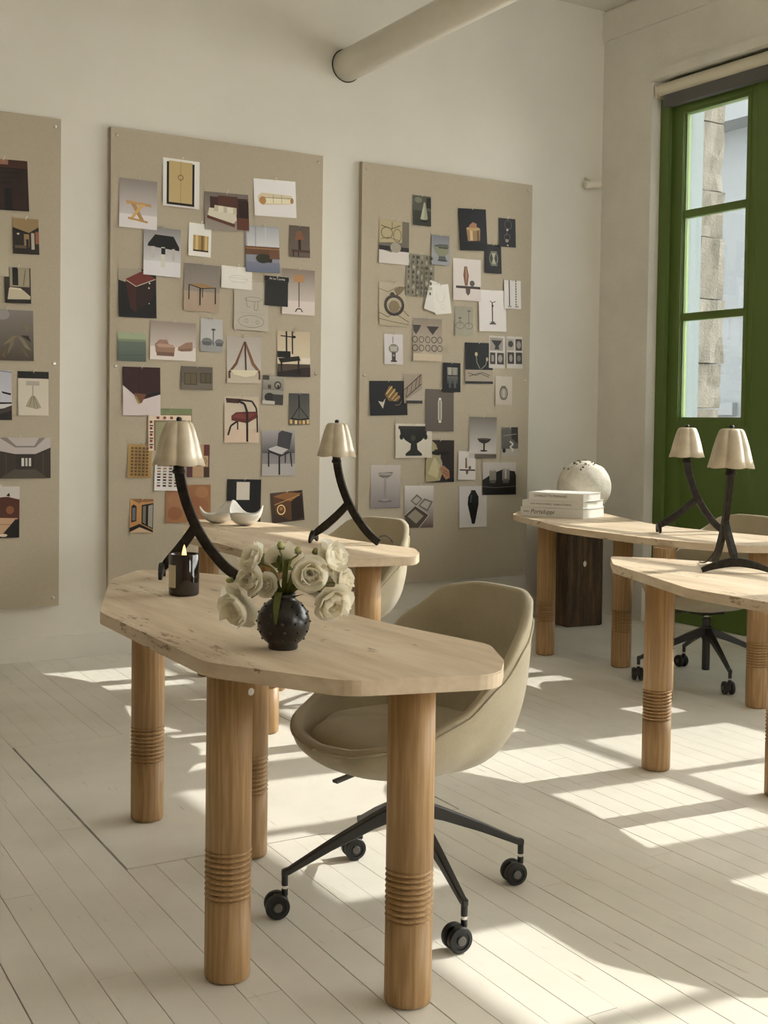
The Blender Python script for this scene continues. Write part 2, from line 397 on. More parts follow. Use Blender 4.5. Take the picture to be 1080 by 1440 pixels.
cbox('reveal_dimmer', 0.065, 0.318, 0.02, 0.038, 0.0, 3.5, M_dimmer, fr, 0.0); cbox('jamb_bead', -0.062, -0.05, -0.05, -0.005, 0.0, 3.44, M_green, fr, 0.005); cbox('sill', -0.10, 0.30, -9.06, 0.04, -0.02, 0.012, M_rough, fr, 0.004)  # strip outside the jamb is added to darken the sunlit reveal
# roller blind
rb = tag(empty('roller_blind', (5.79, 1.6, 3.44)), 'cream roller blind rolled up above the green doors', 'blind')
b = nb(); tube(b, [(0, -4.55, 0), (0, 4.47, 0)], 0.038, 24); obj('cassette', b, M_blind, rb, False)
b = nb(); box(b, 0.0, 0.045, -4.5, 4.44, -0.115, -0.01); bevel(b, 0.004); obj('fabric', b, M_blindf, rb)
b = nb(); box(b, -0.03, 0.04, 4.475, 4.485, -0.05, 0.045); bevel(b, 0.003); obj('bracket', b, M_blind, rb)

# ------------------------------------------------------------------ outside
struct(obj('ground_outside', box(nb(), 5.9, 40, -30, 40, -0.35, -0.15), M_extg))
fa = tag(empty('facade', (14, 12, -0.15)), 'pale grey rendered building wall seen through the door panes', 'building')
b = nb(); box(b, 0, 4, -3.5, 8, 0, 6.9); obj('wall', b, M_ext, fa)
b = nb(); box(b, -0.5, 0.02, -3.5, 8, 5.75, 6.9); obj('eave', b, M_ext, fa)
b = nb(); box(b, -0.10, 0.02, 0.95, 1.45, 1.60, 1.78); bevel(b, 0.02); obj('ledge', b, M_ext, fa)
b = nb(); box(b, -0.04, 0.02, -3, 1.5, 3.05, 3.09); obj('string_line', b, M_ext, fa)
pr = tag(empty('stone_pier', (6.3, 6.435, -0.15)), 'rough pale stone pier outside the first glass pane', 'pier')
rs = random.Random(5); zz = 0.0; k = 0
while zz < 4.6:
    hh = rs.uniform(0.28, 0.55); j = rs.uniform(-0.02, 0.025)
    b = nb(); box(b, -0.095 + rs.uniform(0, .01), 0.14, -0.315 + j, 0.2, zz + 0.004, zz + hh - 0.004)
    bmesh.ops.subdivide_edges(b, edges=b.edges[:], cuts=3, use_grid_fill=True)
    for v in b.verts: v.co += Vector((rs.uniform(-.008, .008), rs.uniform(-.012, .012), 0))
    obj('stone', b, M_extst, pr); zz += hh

# ------------------------------------------------------------------ pinboards
Z0, Z1 = 0.288, 2.832
def pinboard(x0, x1, label):
    t = tag(empty('pinboard', ((x0 + x1) / 2, BWY, Z0)), label, 'pinboard', 'linen pinboards along the back wall')
    h = Z1 - Z0; w2 = (x1 - x0) / 2
    b = nb(); box(b, -w2, w2, -0.035, -0.002, 0, h); bevel(b, 0.006, 2); obj('panel', b, M_linen, t)
    for sx in (-w2 + 0.032, w2 - 0.032):
        for z in (0.04, h / 2, h - 0.04):
            b = nb(); lathe(b, [(0.010, 0), (0.010, 0.002), (0.006, 0.004)], 14)
            s = obj('screw', b, M_screw, t); s.rotation_euler = (PI / 2, 0, 0); s.location = (sx, -0.035, z)
    return t
pinboard(0.735, 2.020, 'tall linen pinboard cut off by the left edge of the photo')
pinboard(2.290, 3.577, 'tall linen pinboard behind the lit candle, covered with furniture pictures')
pinboard(3.845, 5.130, 'tall linen pinboard nearest the green door, covered with vessel pictures')

# printed pictures: one mesh per sheet, flat print as coloured faces
M_print = bpy.data.materials.new('print'); M_print.use_nodes = True
_t = NT(M_print); _a = _t.n.new('ShaderNodeAttribute'); _a.attribute_name = 'Col'; _t.link(_a, 'Color', _t.b, 'Base Color'); _t.b.inputs['Roughness'].default_value = 0.45; _t.b.inputs['Specular IOR Level'].default_value = 0.3
PK = 1.30
pin_mesh = None
def photo(spec, ops, label, layer=0, tilt=0.006, name='photo_print', cat='photo', grp='pictures pinned to the linen boards'):
    global pin_mesh
    cx, cz, w, h, rot = spec
    V = []; F = []; C = []
    lay = [0]
    def put(pts, cols):
        n0 = len(V); e = lay[0] * 0.00022
        for (u, v) in pts:
            V.append(((u - 0.5) * w, -(e + (1 - v) * tilt), (v - 1) * h))
        F.append(tuple(range(n0, n0 + len(pts)))); C.append(cols if isinstance(cols, list) else [cols] * len(pts)); lay[0] += 1
    def same(ptsl, c):
        k = lay[0]
        for p in ptsl: lay[0] = k; put(p, c)
        lay[0] = k + 1
    asp = w / h
    for op in ops:
        o = op[0]
        if o == 'g': a, c = hexc(op[1], PK), hexc(op[2], PK); put([(0, 0), (1, 0), (1, 1), (0, 1)], [c, c, a, a])
        elif o == 'r':
            x0, y0, x1, y1 = op[1:5]; put([(x0, y0), (x1, y0), (x1, y1), (x0, y1)], hexc(op[5], PK))
        elif o == 'v':
            x0, y0, x1, y1 = op[1:5]; a, c = hexc(op[5], PK), hexc(op[6], PK); put([(x0, y0), (x1, y0), (x1, y1), (x0, y1)], [c, c, a, a])
        elif o == 'p': put(op[1], hexc(op[2], PK))
        elif o == 'e':
            cx_, cy_, rx, ry = op[1:5]; put([(cx_ + rx * math.cos(2 * PI * k / 20), cy_ + ry * math.sin(2 * PI * k / 20)) for k in range(20)], hexc(op[5], PK))
        elif o == 'o':
            cx_, cy_, rx, ry, ww = op[1:6]; q = []
            for k in range(20):
                a0, a1 = 2 * PI * k / 20, 2 * PI * (k + 1) / 20; ri, rj = rx - ww, ry - ww * asp
                q.append([(cx_ + rx * math.cos(a0), cy_ + ry * math.sin(a0)), (cx_ + rx * math.cos(a1), cy_ + ry * math.sin(a1)), (cx_ + ri * math.cos(a1), cy_ + rj * math.sin(a1)), (cx_ + ri * math.cos(a0), cy_ + rj * math.sin(a0))])
            same(q, hexc(op[6], PK))
        elif o == 'l':
            pts, ww = op[1], op[2]; q = []
            for (x0, y0), (x1, y1) in zip(pts, pts[1:]):
                dx, dy = (x1 - x0) * w, (y1 - y0) * h; L = math.hypot(dx, dy) or 1; nx, ny = -dy / L * ww * w / 2, dx / L * ww * w / 2
                q.append([(x0 + nx / w, y0 + ny / h), (x0 - nx / w, y0 - ny / h), (x1 - nx / w, y1 - ny / h), (x1 + nx / w, y1 + ny / h)])
            same(q, hexc(op[3], PK))
    # back of the sheet
    n0 = len(V); V += [(-w / 2, 0.0006, 0), (w / 2, 0.0006, 0), (w / 2, 0.0006 - tilt, -h), (-w / 2, 0.0006 - tilt, -h)]
    F.append((n0, n0 + 1, n0 + 2, n0 + 3)); C.append([(0.7, 0.68, 0.62)] * 4)
    me = bpy.data.meshes.new(name); me.from_pydata(V, [], F)
    ca = me.color_attributes.new('Col', 'FLOAT_COLOR', 'CORNER'); i = 0
    for c in C:
        for cc in c: ca.data[i].color = (*cc, 1); i += 1
    me.materials.append(M_print)
    p = bpy.data.objects.new(name, me); COL.objects.link(p)
    # keep polygons facing the room
    r = math.radians(rot); R_ = Matrix.Rotation(-r, 4, 'Y')
    top = Vector((cx, BWY - 0.0365 - 0.0014 * layer, cz)) + R_ @ Vector((0, 0, h / 2))
    p.matrix_world = Matrix.Translation(top) @ R_
    tag(p, label, cat, grp)
    if pin_mesh is None:
        b = nb(); tube(b, [(0, 0, 0), (0.004, -0.010, 0.014)], 0.0018, 6); lathe(b, [(0.0035, 0), (0.0035, 0.004)], 8, (0.004, -0.012, 0.013)); pin = obj('pin', b, M_pin, p); pin_mesh = pin.data
    else: pin = obj('pin', None, None, p, mesh=pin_mesh)
    pin.location = (0, -0.0035, -0.006)
    return p
def lines(x0, x1, ys, w_, c): return [('l', [(x0, y), (x1, y)], w_, c) for y in ys]
L_, P_, S_ = (0.268, 0.210), (0.214, 0.262), (0.134, 0.183)
def q(x, z, s, r): return (x, z, s[0], s[1], r)

B2 = 'on the middle pinboard'
photo(q(2.690,2.573,P_,-0.5), [('g','dcd6d2','cfc9c6'),('r',.1,.06,.86,.93,'15110e'),('r',.16,.09,.80,.95,'b79d63'),('l',[(.48,.09),(.48,.95)],.012,'8a713f'),('o',.48,.62,.075,.06,.018,'5d4a26'),('r',.1,.04,.86,.08,'1a1512')], 'print of a pale gold two-door cabinet with black sides')
photo(q(2.443,2.436,P_,-0.4), [('g','857b74','c9c2c4'),('r',0,0,1,.28,'cfc9cb'),('p',[(.17,.56),(.83,.52),(.86,.46),(.2,.49)],'b78a48'),('p',[(.3,.5),(.42,.5),(.66,.16),(.56,.15)],'a77c3d'),('p',[(.56,.5),(.68,.5),(.5,.33),(.34,.16),(.26,.17)],'c2994f'),('p',[(.22,.18),(.74,.12),(.76,.16),(.24,.22)],'b08440')], 'print of a golden X-legged table on grey')
photo(q(2.964,2.445,L_,1.4), [('g','6b5f57','8f8379'),('r',.12,.3,.98,.88,'3a1d12'),('r',.3,.55,.75,.92,'4d2717'),('r',.78,.2,1,.82,'2a140c'),('p',[(.06,.4),(.1,.58),(.7,.55),(.72,.3),(.64,.2),(.1,.36)],'c7bfab'),('p',[(.2,.5),(.22,.66),(.72,.62),(.72,.44)],'b5ab93'),('r',.3,.48,.42,.64,'d0c8b4'),('r',.5,.46,.64,.62,'d0c8b4'),('p',[(.05,.38),(.68,.18),(.66,.1),(.04,.3)],'5a2e19'),('r',.72,.04,1,.36,'5c2c15')], 'print of a cream sofa in a dark wood niche', 1)
photo(q(3.265,2.552,L_,1.9), [('g','dcd7d8','d6d1d2'),('p',[(.08,.52),(.18,.63),(.9,.6),(.93,.42),(.86,.36),(.2,.3),(.1,.38)],'cbbd98'),('p',[(.22,.5),(.86,.5),(.86,.38),(.24,.34)],'ddd2b4'),('e',.2,.42,.08,.11,'a9783a'),('e',.9,.46,.04,.08,'a9783a'),('l',[(.22,.5),(.86,.52)],.01,'6b5a3c'),('l',[(.45,.36),(.45,.6)],.008,'6b5a3c'),('l',[(.65,.37),(.65,.6)],.008,'6b5a3c')], 'white card with a long cream sofa with burl arms')
photo(q(2.581,2.190,P_,-0.9), [('g','7f7b7c','d3d0d4'),('r',0,0,1,.3,'cfccd1'),('p',[(.12,.66),(.3,.85),(.8,.84),(.96,.62),(.96,.55),(.1,.6)],'12100f'),('r',.2,.36,.3,.6,'b5b0a6'),('r',.47,.18,.57,.6,'c6c1b6'),('r',.76,.34,.84,.58,'aea99f'),('r',.47,.45,.58,.58,'12100f')], 'print of a black-topped table on pale stone legs', 2)
photo(q(2.803,2.274,S_,-1.8), [('g','ddd9d3','d8d4cf'),('r',.2,.18,.88,.64,'a58445'),('r',.3,.2,.42,.64,'c7a860'),('r',.55,.2,.66,.64,'7d602e'),('r',.72,.2,.82,.64,'c7a860'),('r',.2,.15,.88,.2,'3a2a16')], 'small white print of gilded book spines')
photo(q(3.187,2.254,P_,1.6), [('g','8f919c','7b7f90'),('v',.05,.55,1,.98,'9a9da6','c3c2c4'),('l',[(.3,.55),(.3,.98)],.02,'87899a'),('l',[(.6,.55),(.6,.98)],.02,'b9b9c0'),('r',0,.38,1,.56,'5e3a1a'),('r',0,.5,1,.53,'8a5a2a'),('p',[(.3,.3),(.55,.4),(.8,.36),(.76,.2),(.4,.18)],'1e1c12'),('r',.7,.3,1,.48,'6b431f'),('v',0,0,1,.22,'6f7388','5f657e'),('e',.5,.3,.2,.1,'2a2614')], 'bluish print of a room with a wooden desk', 1)
photo(q(3.426,2.319,S_,0.8), [('g','54463a','5f5044'),('p',[(.36,.82),(.6,.84),(.76,.55),(.26,.54)],'7c4c2b'),('r',.43,.22,.56,.56,'22170f'),('r',.1,.16,1,.24,'4a2c18'),('r',.15,.02,.22,.18,'3a2212'),('r',.4,.02,.46,.18,'3a2212')], 'small brown print of a table lamp')
photo(q(2.442,1.956,P_,0.6), [('g','161012','0b090a'),('p',[(0,.76),(.18,.72),(.64,.93),(.6,1),(0,1)],'9a8f7c'),('p',[(.18,.78),(.64,.97),(.98,.82),(.46,.66)],'6a2114'),('p',[(.18,.78),(.46,.66),(.46,.1),(.3,.2)],'3c120b'),('p',[(.46,.66),(.98,.82),(.9,.4),(.46,.12)],'220d0a'),('l',[(.18,.77),(.46,.64),(.98,.81)],.02,'b9a68e'),('e',.82,.72,.02,.016,'cfc6b8'),('e',.8,.62,.02,.016,'cfc6b8'),('e',.8,.3,.015,.012,'cfc6b8')], 'dark print of a glossy red chest corner', 1)
photo(q(2.817,2.010,P_,-0.9), [('g','7d7369','7d7369'),('r',0,0,1,.42,'a48d76'),('v',0,.42,1,1,'746b64','8d8177'),('p',[(.13,.56),(.5,.6),(.9,.52),(.52,.48)],'97713f'),('l',[(.14,.55),(.14,.24)],.03,'1b1512'),('l',[(.45,.5),(.45,.13)],.035,'1b1512'),('l',[(.88,.51),(.88,.18)],.03,'1b1512'),('l',[(.52,.5),(.52,.3)],.02,'1b1512'),('l',[(.14,.555),(.5,.485),(.9,.525)],.02,'1b1512')], 'print of a small dark-legged side table on taupe')
photo((3.028,2.082,.190,.126,-1.0), [('g','d8d4cc','d2cec6'),('o',.55,.45,.3,.16,.008,'a9a49a'),('l',[(.25,.5),(.85,.45)],.008,'a9a49a'),('l',[(.3,.3),(.8,.28)],.006,'b5b0a7')], 'small white card with a faint pencil sketch', 2)
photo((3.120,1.928,.215,.275,-0.2), [('g','ada594','aca494'),('o',.5,.18,.38,.13,.012,'6f6a5c'),('o',.36,.19,.05,.04,.01,'6f6a5c'),('o',.68,.17,.05,.04,.01,'6f6a5c'),('l',[(.35,.66),(.38,.48),(.46,.48)],.012,'6f6a5c'),('l',[(.6,.6),(.58,.42),(.68,.42),(.7,.6)],.012,'6f6a5c'),('o',.55,.64,.25,.05,.012,'6f6a5c'),('l',[(.15,.36),(.88,.33)],.006,'8c8678')], 'greyish tracing sheet with an oval table drawing', 1)
bc = photo((3.278,2.022,.148,.170,-1.1), [('g','1b1a14','211f18'),('r',-.02,.84,1.03,1,'120e0b'),('l',[(0,.835),(1.02,.835)],.012,'3c392f')], 'black card with small white lettering along its top', 3, name='lettered_card', cat='card')
photo(q(3.422,2.027,P_,0), [('g','8d7d70','c2b4ac'),('r',0,0,1,.3,'c9bcb4'),('v',0,.3,1,1,'7d6d60','b9aca4'),('r',.36,.72,.66,.88,'a8763d'),('l',[(.51,.72),(.51,.16)],.025,'2a1d14'),('l',[(.4,.06),(.46,.13),(.56,.13),(.62,.06)],.03,'1d1512')], 'print of a slim floor lamp with an amber shade', 1)
photo((2.412,1.665,.160,.154,0), [('g','4d5a4a','4d5a4a'),('r',0,.76,1,1,'93a07c'),('r',0,.7,1,.78,'6f8060'),('v',0,0,1,.7,'5b675c','46534b'),('l',[(.05,.4),(.95,.46)],.02,'56635a'),('l',[(.05,.2),(.95,.24)],.02,'3d4943')], 'square print of a misty green field')
photo(q(2.650,1.708,L_,-0.8), [('g','8f7f74','cfc4bc'),('r',0,0,1,.34,'d0c6be'),('p',[(.1,.4),(.12,.2),(.2,.1),(.52,.12),(.54,.34),(.4,.42),(.36,.52),(.2,.52)],'946d58'),('p',[(.13,.38),(.2,.32),(.52,.33),(.5,.4),(.2,.42)],'b08a74'),('r',.14,.1,.52,.2,'6e4c3b'),('p',[(.6,.34),(.78,.48),(.92,.5),(.93,.28),(.7,.24),(.6,.26)],'946d58'),('p',[(.62,.3),(.9,.34),(.9,.26),(.66,.24)],'7d5947')], 'print of two pink tub armchairs')
photo(q(2.878,1.750,S_,-0.9), [('g','a9a8a8','b3b2b3'),('r',0,0,1,.3,'8d8d8e'),('l',[(.58,.2),(.58,.66)],.05,'5c5d5f'),('e',.58,.68,.1,.03,'4c4d4f'),('e',.3,.3,.25,.12,'6e6f70'),('r',.1,.2,.48,.3,'545557'),('e',.85,.3,.2,.1,'6e6f70'),('r',.7,.18,1,.28,'545557')], 'small grey-blue print of a sculpture and seats')
photo(q(3.079,1.620,P_,.5), [('g','a59c92','b9b0a8'),('r',0,0,1,.25,'b5a893'),('p',[(.5,.9),(.54,.9),(.3,.4),(.1,.22),(.06,.26),(.24,.44)],'6b4426'),('p',[(.5,.9),(.56,.9),(.8,.44),(.98,.26),(.92,.22),(.72,.4)],'7a4f2d'),('l',[(.53,.9),(.55,.28)],.05,'4a2d18'),('p',[(.1,.28),(.92,.28),(.8,.17),(.54,.13),(.22,.18)],'c9bf9f'),('r',.04,.1,.1,.26,'53341d'),('r',.92,.08,.97,.26,'53341d')], 'print of a fabric-draped hanging bowl lamp')
photo(q(3.396,1.666,P_,.6), [('g','b7a485','cdbd9f'),('r',0,0,1,.28,'46362a'),('p',[(0,.1),(1,.22),(1,0),(0,0)],'1f1712'),('l',[(.28,1),(.28,.5)],.05,'191310'),('l',[(.46,1),(.46,.5)],.04,'191310'),('l',[(.1,.9),(.56,.87)],.03,'191310'),('r',0,.42,.4,.56,'14100d'),('p',[(.02,.4),(.66,.46),(.7,.36),(.1,.3)],'221a15'),('l',[(.12,.4),(.12,.1)],.05,'14100d'),('l',[(.64,.4),(.64,.06)],.05,'14100d'),('r',.72,.3,1,.42,'cfc4b3'),('r',.7,.02,1,.2,'2c1d14'),('e',.5,.88,.06,.03,'191310')], 'print of a study with a black desk and window frame')
photo(q(2.469,1.428,P_,.3), [('g','2a0f10','37141a'),('p',[(0,.62),(.3,.42),(.5,.32),(1,.44),(1,0),(0,0)],'c6b8b7'),('p',[(0,1),(1,1),(1,.46),(.6,.46),(.3,.44),(0,.64)],'331013'),('l',[(.42,1),(.44,.5)],.03,'230a0c'),('p',[(.3,.46),(.62,.44),(.5,.26),(.42,.24),(.32,.36)],'6d3f22'),('p',[(.3,.4),(.4,.24),(.46,.24),(.36,.4)],'8c7a2c'),('p',[(.62,.44),(1,.5),(1,.44),(.64,.38)],'15100f')], 'print of a dark red upholstered seat corner and foot', 2)
photo((2.792,1.509,.190,.128,-.3), [('g','5c5245','5c5245'),('r',0,0,1,.3,'685e50'),('r',.1,.2,.5,.72,'453a24'),('r',.13,.24,.29,.68,'5d5032'),('r',.31,.24,.47,.68,'5d5032'),('r',.6,.28,.95,.74,'3d3424'),('r',.63,.32,.76,.7,'51462f'),('r',.79,.32,.92,.7,'51462f')], 'small olive print of two carved cabinets')
photo((3.264,1.454,.134,.165,-2.6), [('g','8a8478','8a8478'),('v',0,.5,1,1,'9a9488','6f6a60'),('o',.72,.68,.17,.14,.05,'1c1a17'),('r',.7,.56,.8,.68,'1c1a17'),('r',.25,.54,.4,.68,'3c3833'),('e',.35,.24,.25,.16,'26231f'),('r',.5,0,1,.36,'33302a'),('r',0,0,.6,.12,'b0aa9d'),('r',0,.84,.3,1,'3c3833')], 'small black and white still life with round shapes')
photo(q(3.437,1.348,S_,.5), [('g','3c3b38','55534d'),('p',[(.44,.95),(.52,.95),(.48,.5)],'14110e'),('l',[(.48,.95),(.46,.55),(.1,.18)],.035,'14110e'),('l',[(.48,.95),(.52,.55),(.95,.2)],.035,'14110e'),('l',[(.48,.9),(.48,.2)],.02,'14110e'),('l',[(.06,.2),(.5,.16),(.96,.2)],.05,'14110e'),('r',.02,.03,.14,.16,'c9a35c'),('r',.26,.02,.38,.14,'d3b06a'),('r',.46,.02,.58,.14,'b5853c'),('r',.64,.02,.76,.14,'d3b06a'),('r',.84,.03,.97,.16,'c9a35c')], 'small dark print of a chandelier with glowing cups')
photo(q(3.068,1.282,P_,0), [('g','b7a893','c9b59d'),('r',0,0,1,.3,'c4ab93'),('p',[(.2,.58),(.34,.66),(.96,.68),(.98,.56),(.66,.42),(.2,.48)],'5e1c14'),('p',[(.22,.55),(.34,.62),(.94,.64),(.66,.5)],'762a1d'),('p',[(.04,.96),(.42,.95),(.42,.85),(.06,.86)],'3c1c12'),('l',[(.4,.9),(.58,.84),(.66,.66),(.66,.02)],.06,'1c0f0b'),('l',[(.4,.93),(.8,.9),(.92,.76),(.94,.66)],.05,'2b150e'),('l',[(.36,.46),(.18,.36),(.1,.16)],.05,'1c0f0b'),('l',[(.38,.46),(.38,.28)],.035,'1c0f0b'),('l',[(.95,.56),(.96,.22)],.04,'1c0f0b')], 'print of a curved bentwood chair with red seat')
photo((2.635,1.221,.262,.231,.2), [('g','6d7a4a','8b8158'),('r',0,0,1,.86,'7a6347'),('r',.02,.0,.14,.84,'d6c3ab'),('r',.86,.0,.98,.84,'d6c3ab'),('r',.02,.72,.98,.84,'d6c3ab'),('r',.18,0,.82,.68,'8d8863')]+[('r',.05,y,.11,y+.06,'7b2f28') for y in (.05,.2,.35,.5,.65)]+[('r',.89,y,.95,y+.06,'7b2f28') for y in (.05,.2,.35,.5,.65)]+[('r',x,.75,x+.06,.81,'7b2f28') for x in (.2,.35,.5,.65)]+[('r',.04,y,.12,y+.03,'1f1a16') for y in (.13,.28,.43,.58)]+[('r',.88,y,.96,y+.03,'1f1a16') for y in (.13,.28,.43,.58)], 'patterned tile-border sheet behind the nearest lamp shade', 0)
photo(q(3.304,1.091,P_,.3), [('g','4f4b4d','8f8a8b'),('v',0,.5,1,1,'9a9496','4b484b'),('r',0,0,1,.26,'a29c9b'),('p',[(.5,.94),(.6,1),(.92,.94),(.84,.6),(.72,.5),(.46,.66)],'39363b'),('p',[(.2,.6),(.44,.66),(.8,.58),(.6,.48),(.3,.5)],'b0abad'),('p',[(.18,.58),(.6,.46),(.82,.54),(.82,.5),(.56,.42),(.2,.52)],'29262a'),('l',[(.2,.52),(.2,.2)],.04,'161416'),('l',[(.52,.44),(.52,.02)],.05,'161416'),('l',[(.86,.52),(.9,.2)],.035,'161416'),('l',[(.7,.5),(.7,.28)],.03,'161416')], 'grey print of a high-backed dining chair')
photo(q(2.461,1.048,S_,-1.9), [('g','a9853c','9c7833')]+[('r',.12+.155*i,.07+.098*j,.22+.155*i,.13+.098*j,'5b3f14') for i in range(5) for j in range(9)], 'small yellow ochre sheet with a grid of dark marks', 1)
photo((2.618,.975,.143,.180,-2.1), [('g','d6d0cc','d2ccc9')]+[('r',.1+.23*i,.12+.088*j,.24+.23*i,.17+.088*j,['6e2a24','3a1c2c','7a6f5c','1d1a1e','a5763c','8d8a7c','5b4a3a'][(i*3+j*5+i*j)%7]) for i in range(4) for j in range(9)], 'white sheet with rows of small colour swatches', 2)
photo(q(2.805,1.048,S_,-.9), [('g','4e1d1c','4e1d1c'),('r',.24,0,.74,1,'a8855f'),('r',.08,.32,.94,.66,'ad8a63'),('o',.5,.49,.38,.15,.02,'3a2116'),('o',.5,.49,.3,.1,.012,'5b3a25'),('r',.76,0,1,.3,'3b2416'),('r',.76,.68,1,1,'5b1f20')], 'small maroon and tan print of an ornate panel', 0)
photo(q(2.747,.810,L_,-.4), [('g','8d5a2c','95612f'),('e',.3,.6,.25,.25,'96633a'),('e',.7,.4,.25,.3,'8a5528'),('e',.8,.8,.15,.15,'9b6836'),('e',.2,.25,.16,.18,'875227')], 'plain rust-orange textured sheet', 1)
photo(q(2.474,.750,S_,-1.5), [('g','b5803c','a8702f'),('p',[(0,1),(.4,.86),(.45,.9),(1,.93),(1,1)],'8a5a26'),('p',[(.06,.3),(.06,.78),(.16,.84),(.28,.78),(.28,.34)],'191512'),('r',.1,.36,.24,.74,'5d6068'),('p',[(.5,.26),(.5,.82),(1,.88),(1,.1)],'15110f'),('p',[(.55,.3),(.55,.78),(.68,.8),(.68,.24)],'6b6558'),('p',[(.78,.2),(.78,.8),(.97,.84),(.97,.14)],'8d887d'),('p',[(0,.14),(.42,.26),(1,.06),(1,.0),(.42,.16),(0,.02)],'17120f'),('p',[(0,.0),(.42,.16),(1,0)],'c1a27b')], 'small print of an orange room with black glazed doors')
photo(q(3.086,.814,(.214,.255),-1.4), [('g','141416','151517'),('r',.28,.54,.66,.94,'c5bcae')], 'black sheet with one white rectangle on it', 1)
photo((3.366,.779,.212,.176,4.4), [('g','4a382b','3a2a20'),('p',[(.08,.9),(.96,.98),(.98,.1),(.62,.0),(.1,.3)],'241710'),('p',[(.08,.88),(.62,.66),(.6,.02),(.12,.3)],'5c3514'),('p',[(.08,.88),(.5,.98),(.96,.9),(.62,.66)],'8a5a22'),('o',.3,.42,.13,.17,.03,'e6c77e'),('l',[(.1,.6),(.9,.84)],.015,'c79a50'),('e',.3,.45,.05,.06,'a8692b')], 'tilted print of a brown box with a glowing ring')
# --- right pinboard
photo(q(4.271,2.581,S_,.3), [('g','39382c','2a2a21'),('r',0,.5,1,1,'4b4b3d'),('p',[(.62,.8),(.7,.76),(.82,.24),(.6,.16),(.4,.22)],'8d8f74'),('p',[(.62,.8),(.66,.78),(.62,.2),(.44,.24)],'a6a78c'),('e',.6,.16,.2,.04,'14140f'),('r',.75,.6,1,.95,'1d1d16'),('e',.3,.85,.2,.1,'6d6e5a')], 'small dark print of an ivory-coloured horn form')
photo(q(4.073,2.371,P_,-.8), [('g','6b6153','5c5347'),('r',0,.5,.76,1,'a1926e'),('p',[(0,0),(1,0),(1,.4),(.4,.26),(0,.32)],'c3bab4'),('r',0,.3,1,.4,'201b16'),('e',.55,.38,.18,.12,'948a78'),('p',[(0,.46),(.76,.52),(.76,.96),(0,1)],'a6966f'),('o',.25,.7,.2,.14,.025,'5c5036'),('o',.6,.66,.14,.16,.025,'6b5d40'),('l',[(.05,.86),(.4,.8),(.7,.9)],.025,'5c5036'),('l',[(.42,.96),(.42,.8)],.02,'5c5036'),('l',[(.05,.55),(.3,.6),(.7,.54)],.02,'6b5d40')], 'print of a carved stone capital over a pale floor')
photo(q(4.412,2.351,S_,.4), [('g','6e6e78','9b9ba3'),('r',0,0,1,.3,'8c8c94'),('p',[(.08,.62),(.98,.64),(.9,.4),(.7,.28),(.4,.28),(.2,.42)],'7c7c62'),('r',.4,.56,.9,.7,'2e2e2a'),('e',.55,.64,.42,.05,'55564a'),('p',[(.4,.3),(.75,.3),(.82,.16),(.36,.16)],'4e4f47'),('e',.6,.15,.3,.03,'3a3b36')], 'small bluish print of a footed stone bowl', 2)
photo(q(4.656,2.500,P_,3.3), [('g','0d0e13','111217'),('r',0,.0,1,.2,'090a0d'),('l',[(0,.21),(1,.21)],.01,'20222a'),('p',[(.26,.5),(.76,.52),(.74,.24),(.3,.22)],'8d6d3f'),('r',.38,.24,.48,.5,'c2a068'),('r',.64,.24,.7,.5,'5d4323'),('e',.5,.52,.25,.05,'a98a52'),('p',[(.36,.6),(.5,.68),(.64,.64),(.62,.54),(.4,.54)],'9c6b45')], 'dark print of a brass lidded jar', 2)
photo(q(4.928,2.505,S_,1.3), [('g','1c1b22','17161b'),('o',.55,.78,.22,.16,.02,'6a6458'),('e',.5,.6,.06,.04,'b0a898'),('l',[(.5,.56),(.42,.4)],.02,'6a6458'),('o',.48,.34,.18,.12,.02,'6a6458'),('e',.46,.22,.1,.06,'8d8473'),('e',.5,.06,.05,.03,'b0a898')], 'small dark print with two hanging rings', 1)
photo(q(4.818,2.329,S_,1.5), [('g','15161a','121317'),('r',.28,.3,.8,.74,'3a3a30'),('o',.54,.52,.26,.22,.03,'8d8c72'),('p',[(.42,.7),(.66,.7),(.58,.52),(.66,.34),(.42,.34),(.5,.52)],'a3a184'),('r',.36,.26,.74,.31,'6d6c58'),('r',.36,.72,.74,.77,'6d6c58')], 'small dark print of a pale hourglass form', 0)
photo((4.266,2.184,.208,.258,-1), [('g','7d7766','776f5e')]+[('r',.06+.15*i,.05+.12*j,.06+.15*i+.05+.04*((i*j)%3)/2,.05+.12*j+.07,['4b4639','564f40','9a937e','3f3a2f'][(i*7+j*3)%4]) for i in range(6) for j in range(8)], 'grey sheet covered with rows of tiny drawn glyphs', 0)
photo(q(4.618,2.182,P_,.5), [('g','cdc4bf','c6bbb5'),('p',[(.4,.82),(.5,.82),(.56,.6),(.52,.36),(.42,.36),(.36,.6)],'7a5038'),('p',[(.44,.8),(.47,.8),(.5,.6),(.46,.4)],'a97c5f'),('r',.1,.29,.98,.35,'3d302b'),('p',[(.44,.3),(.62,.3),(.6,.18),(.53,.12),(.46,.18)],'54443c'),('e',.68,.42,.09,.07,'554a44')], 'print of a slender brown vase on a thin shelf', 1)
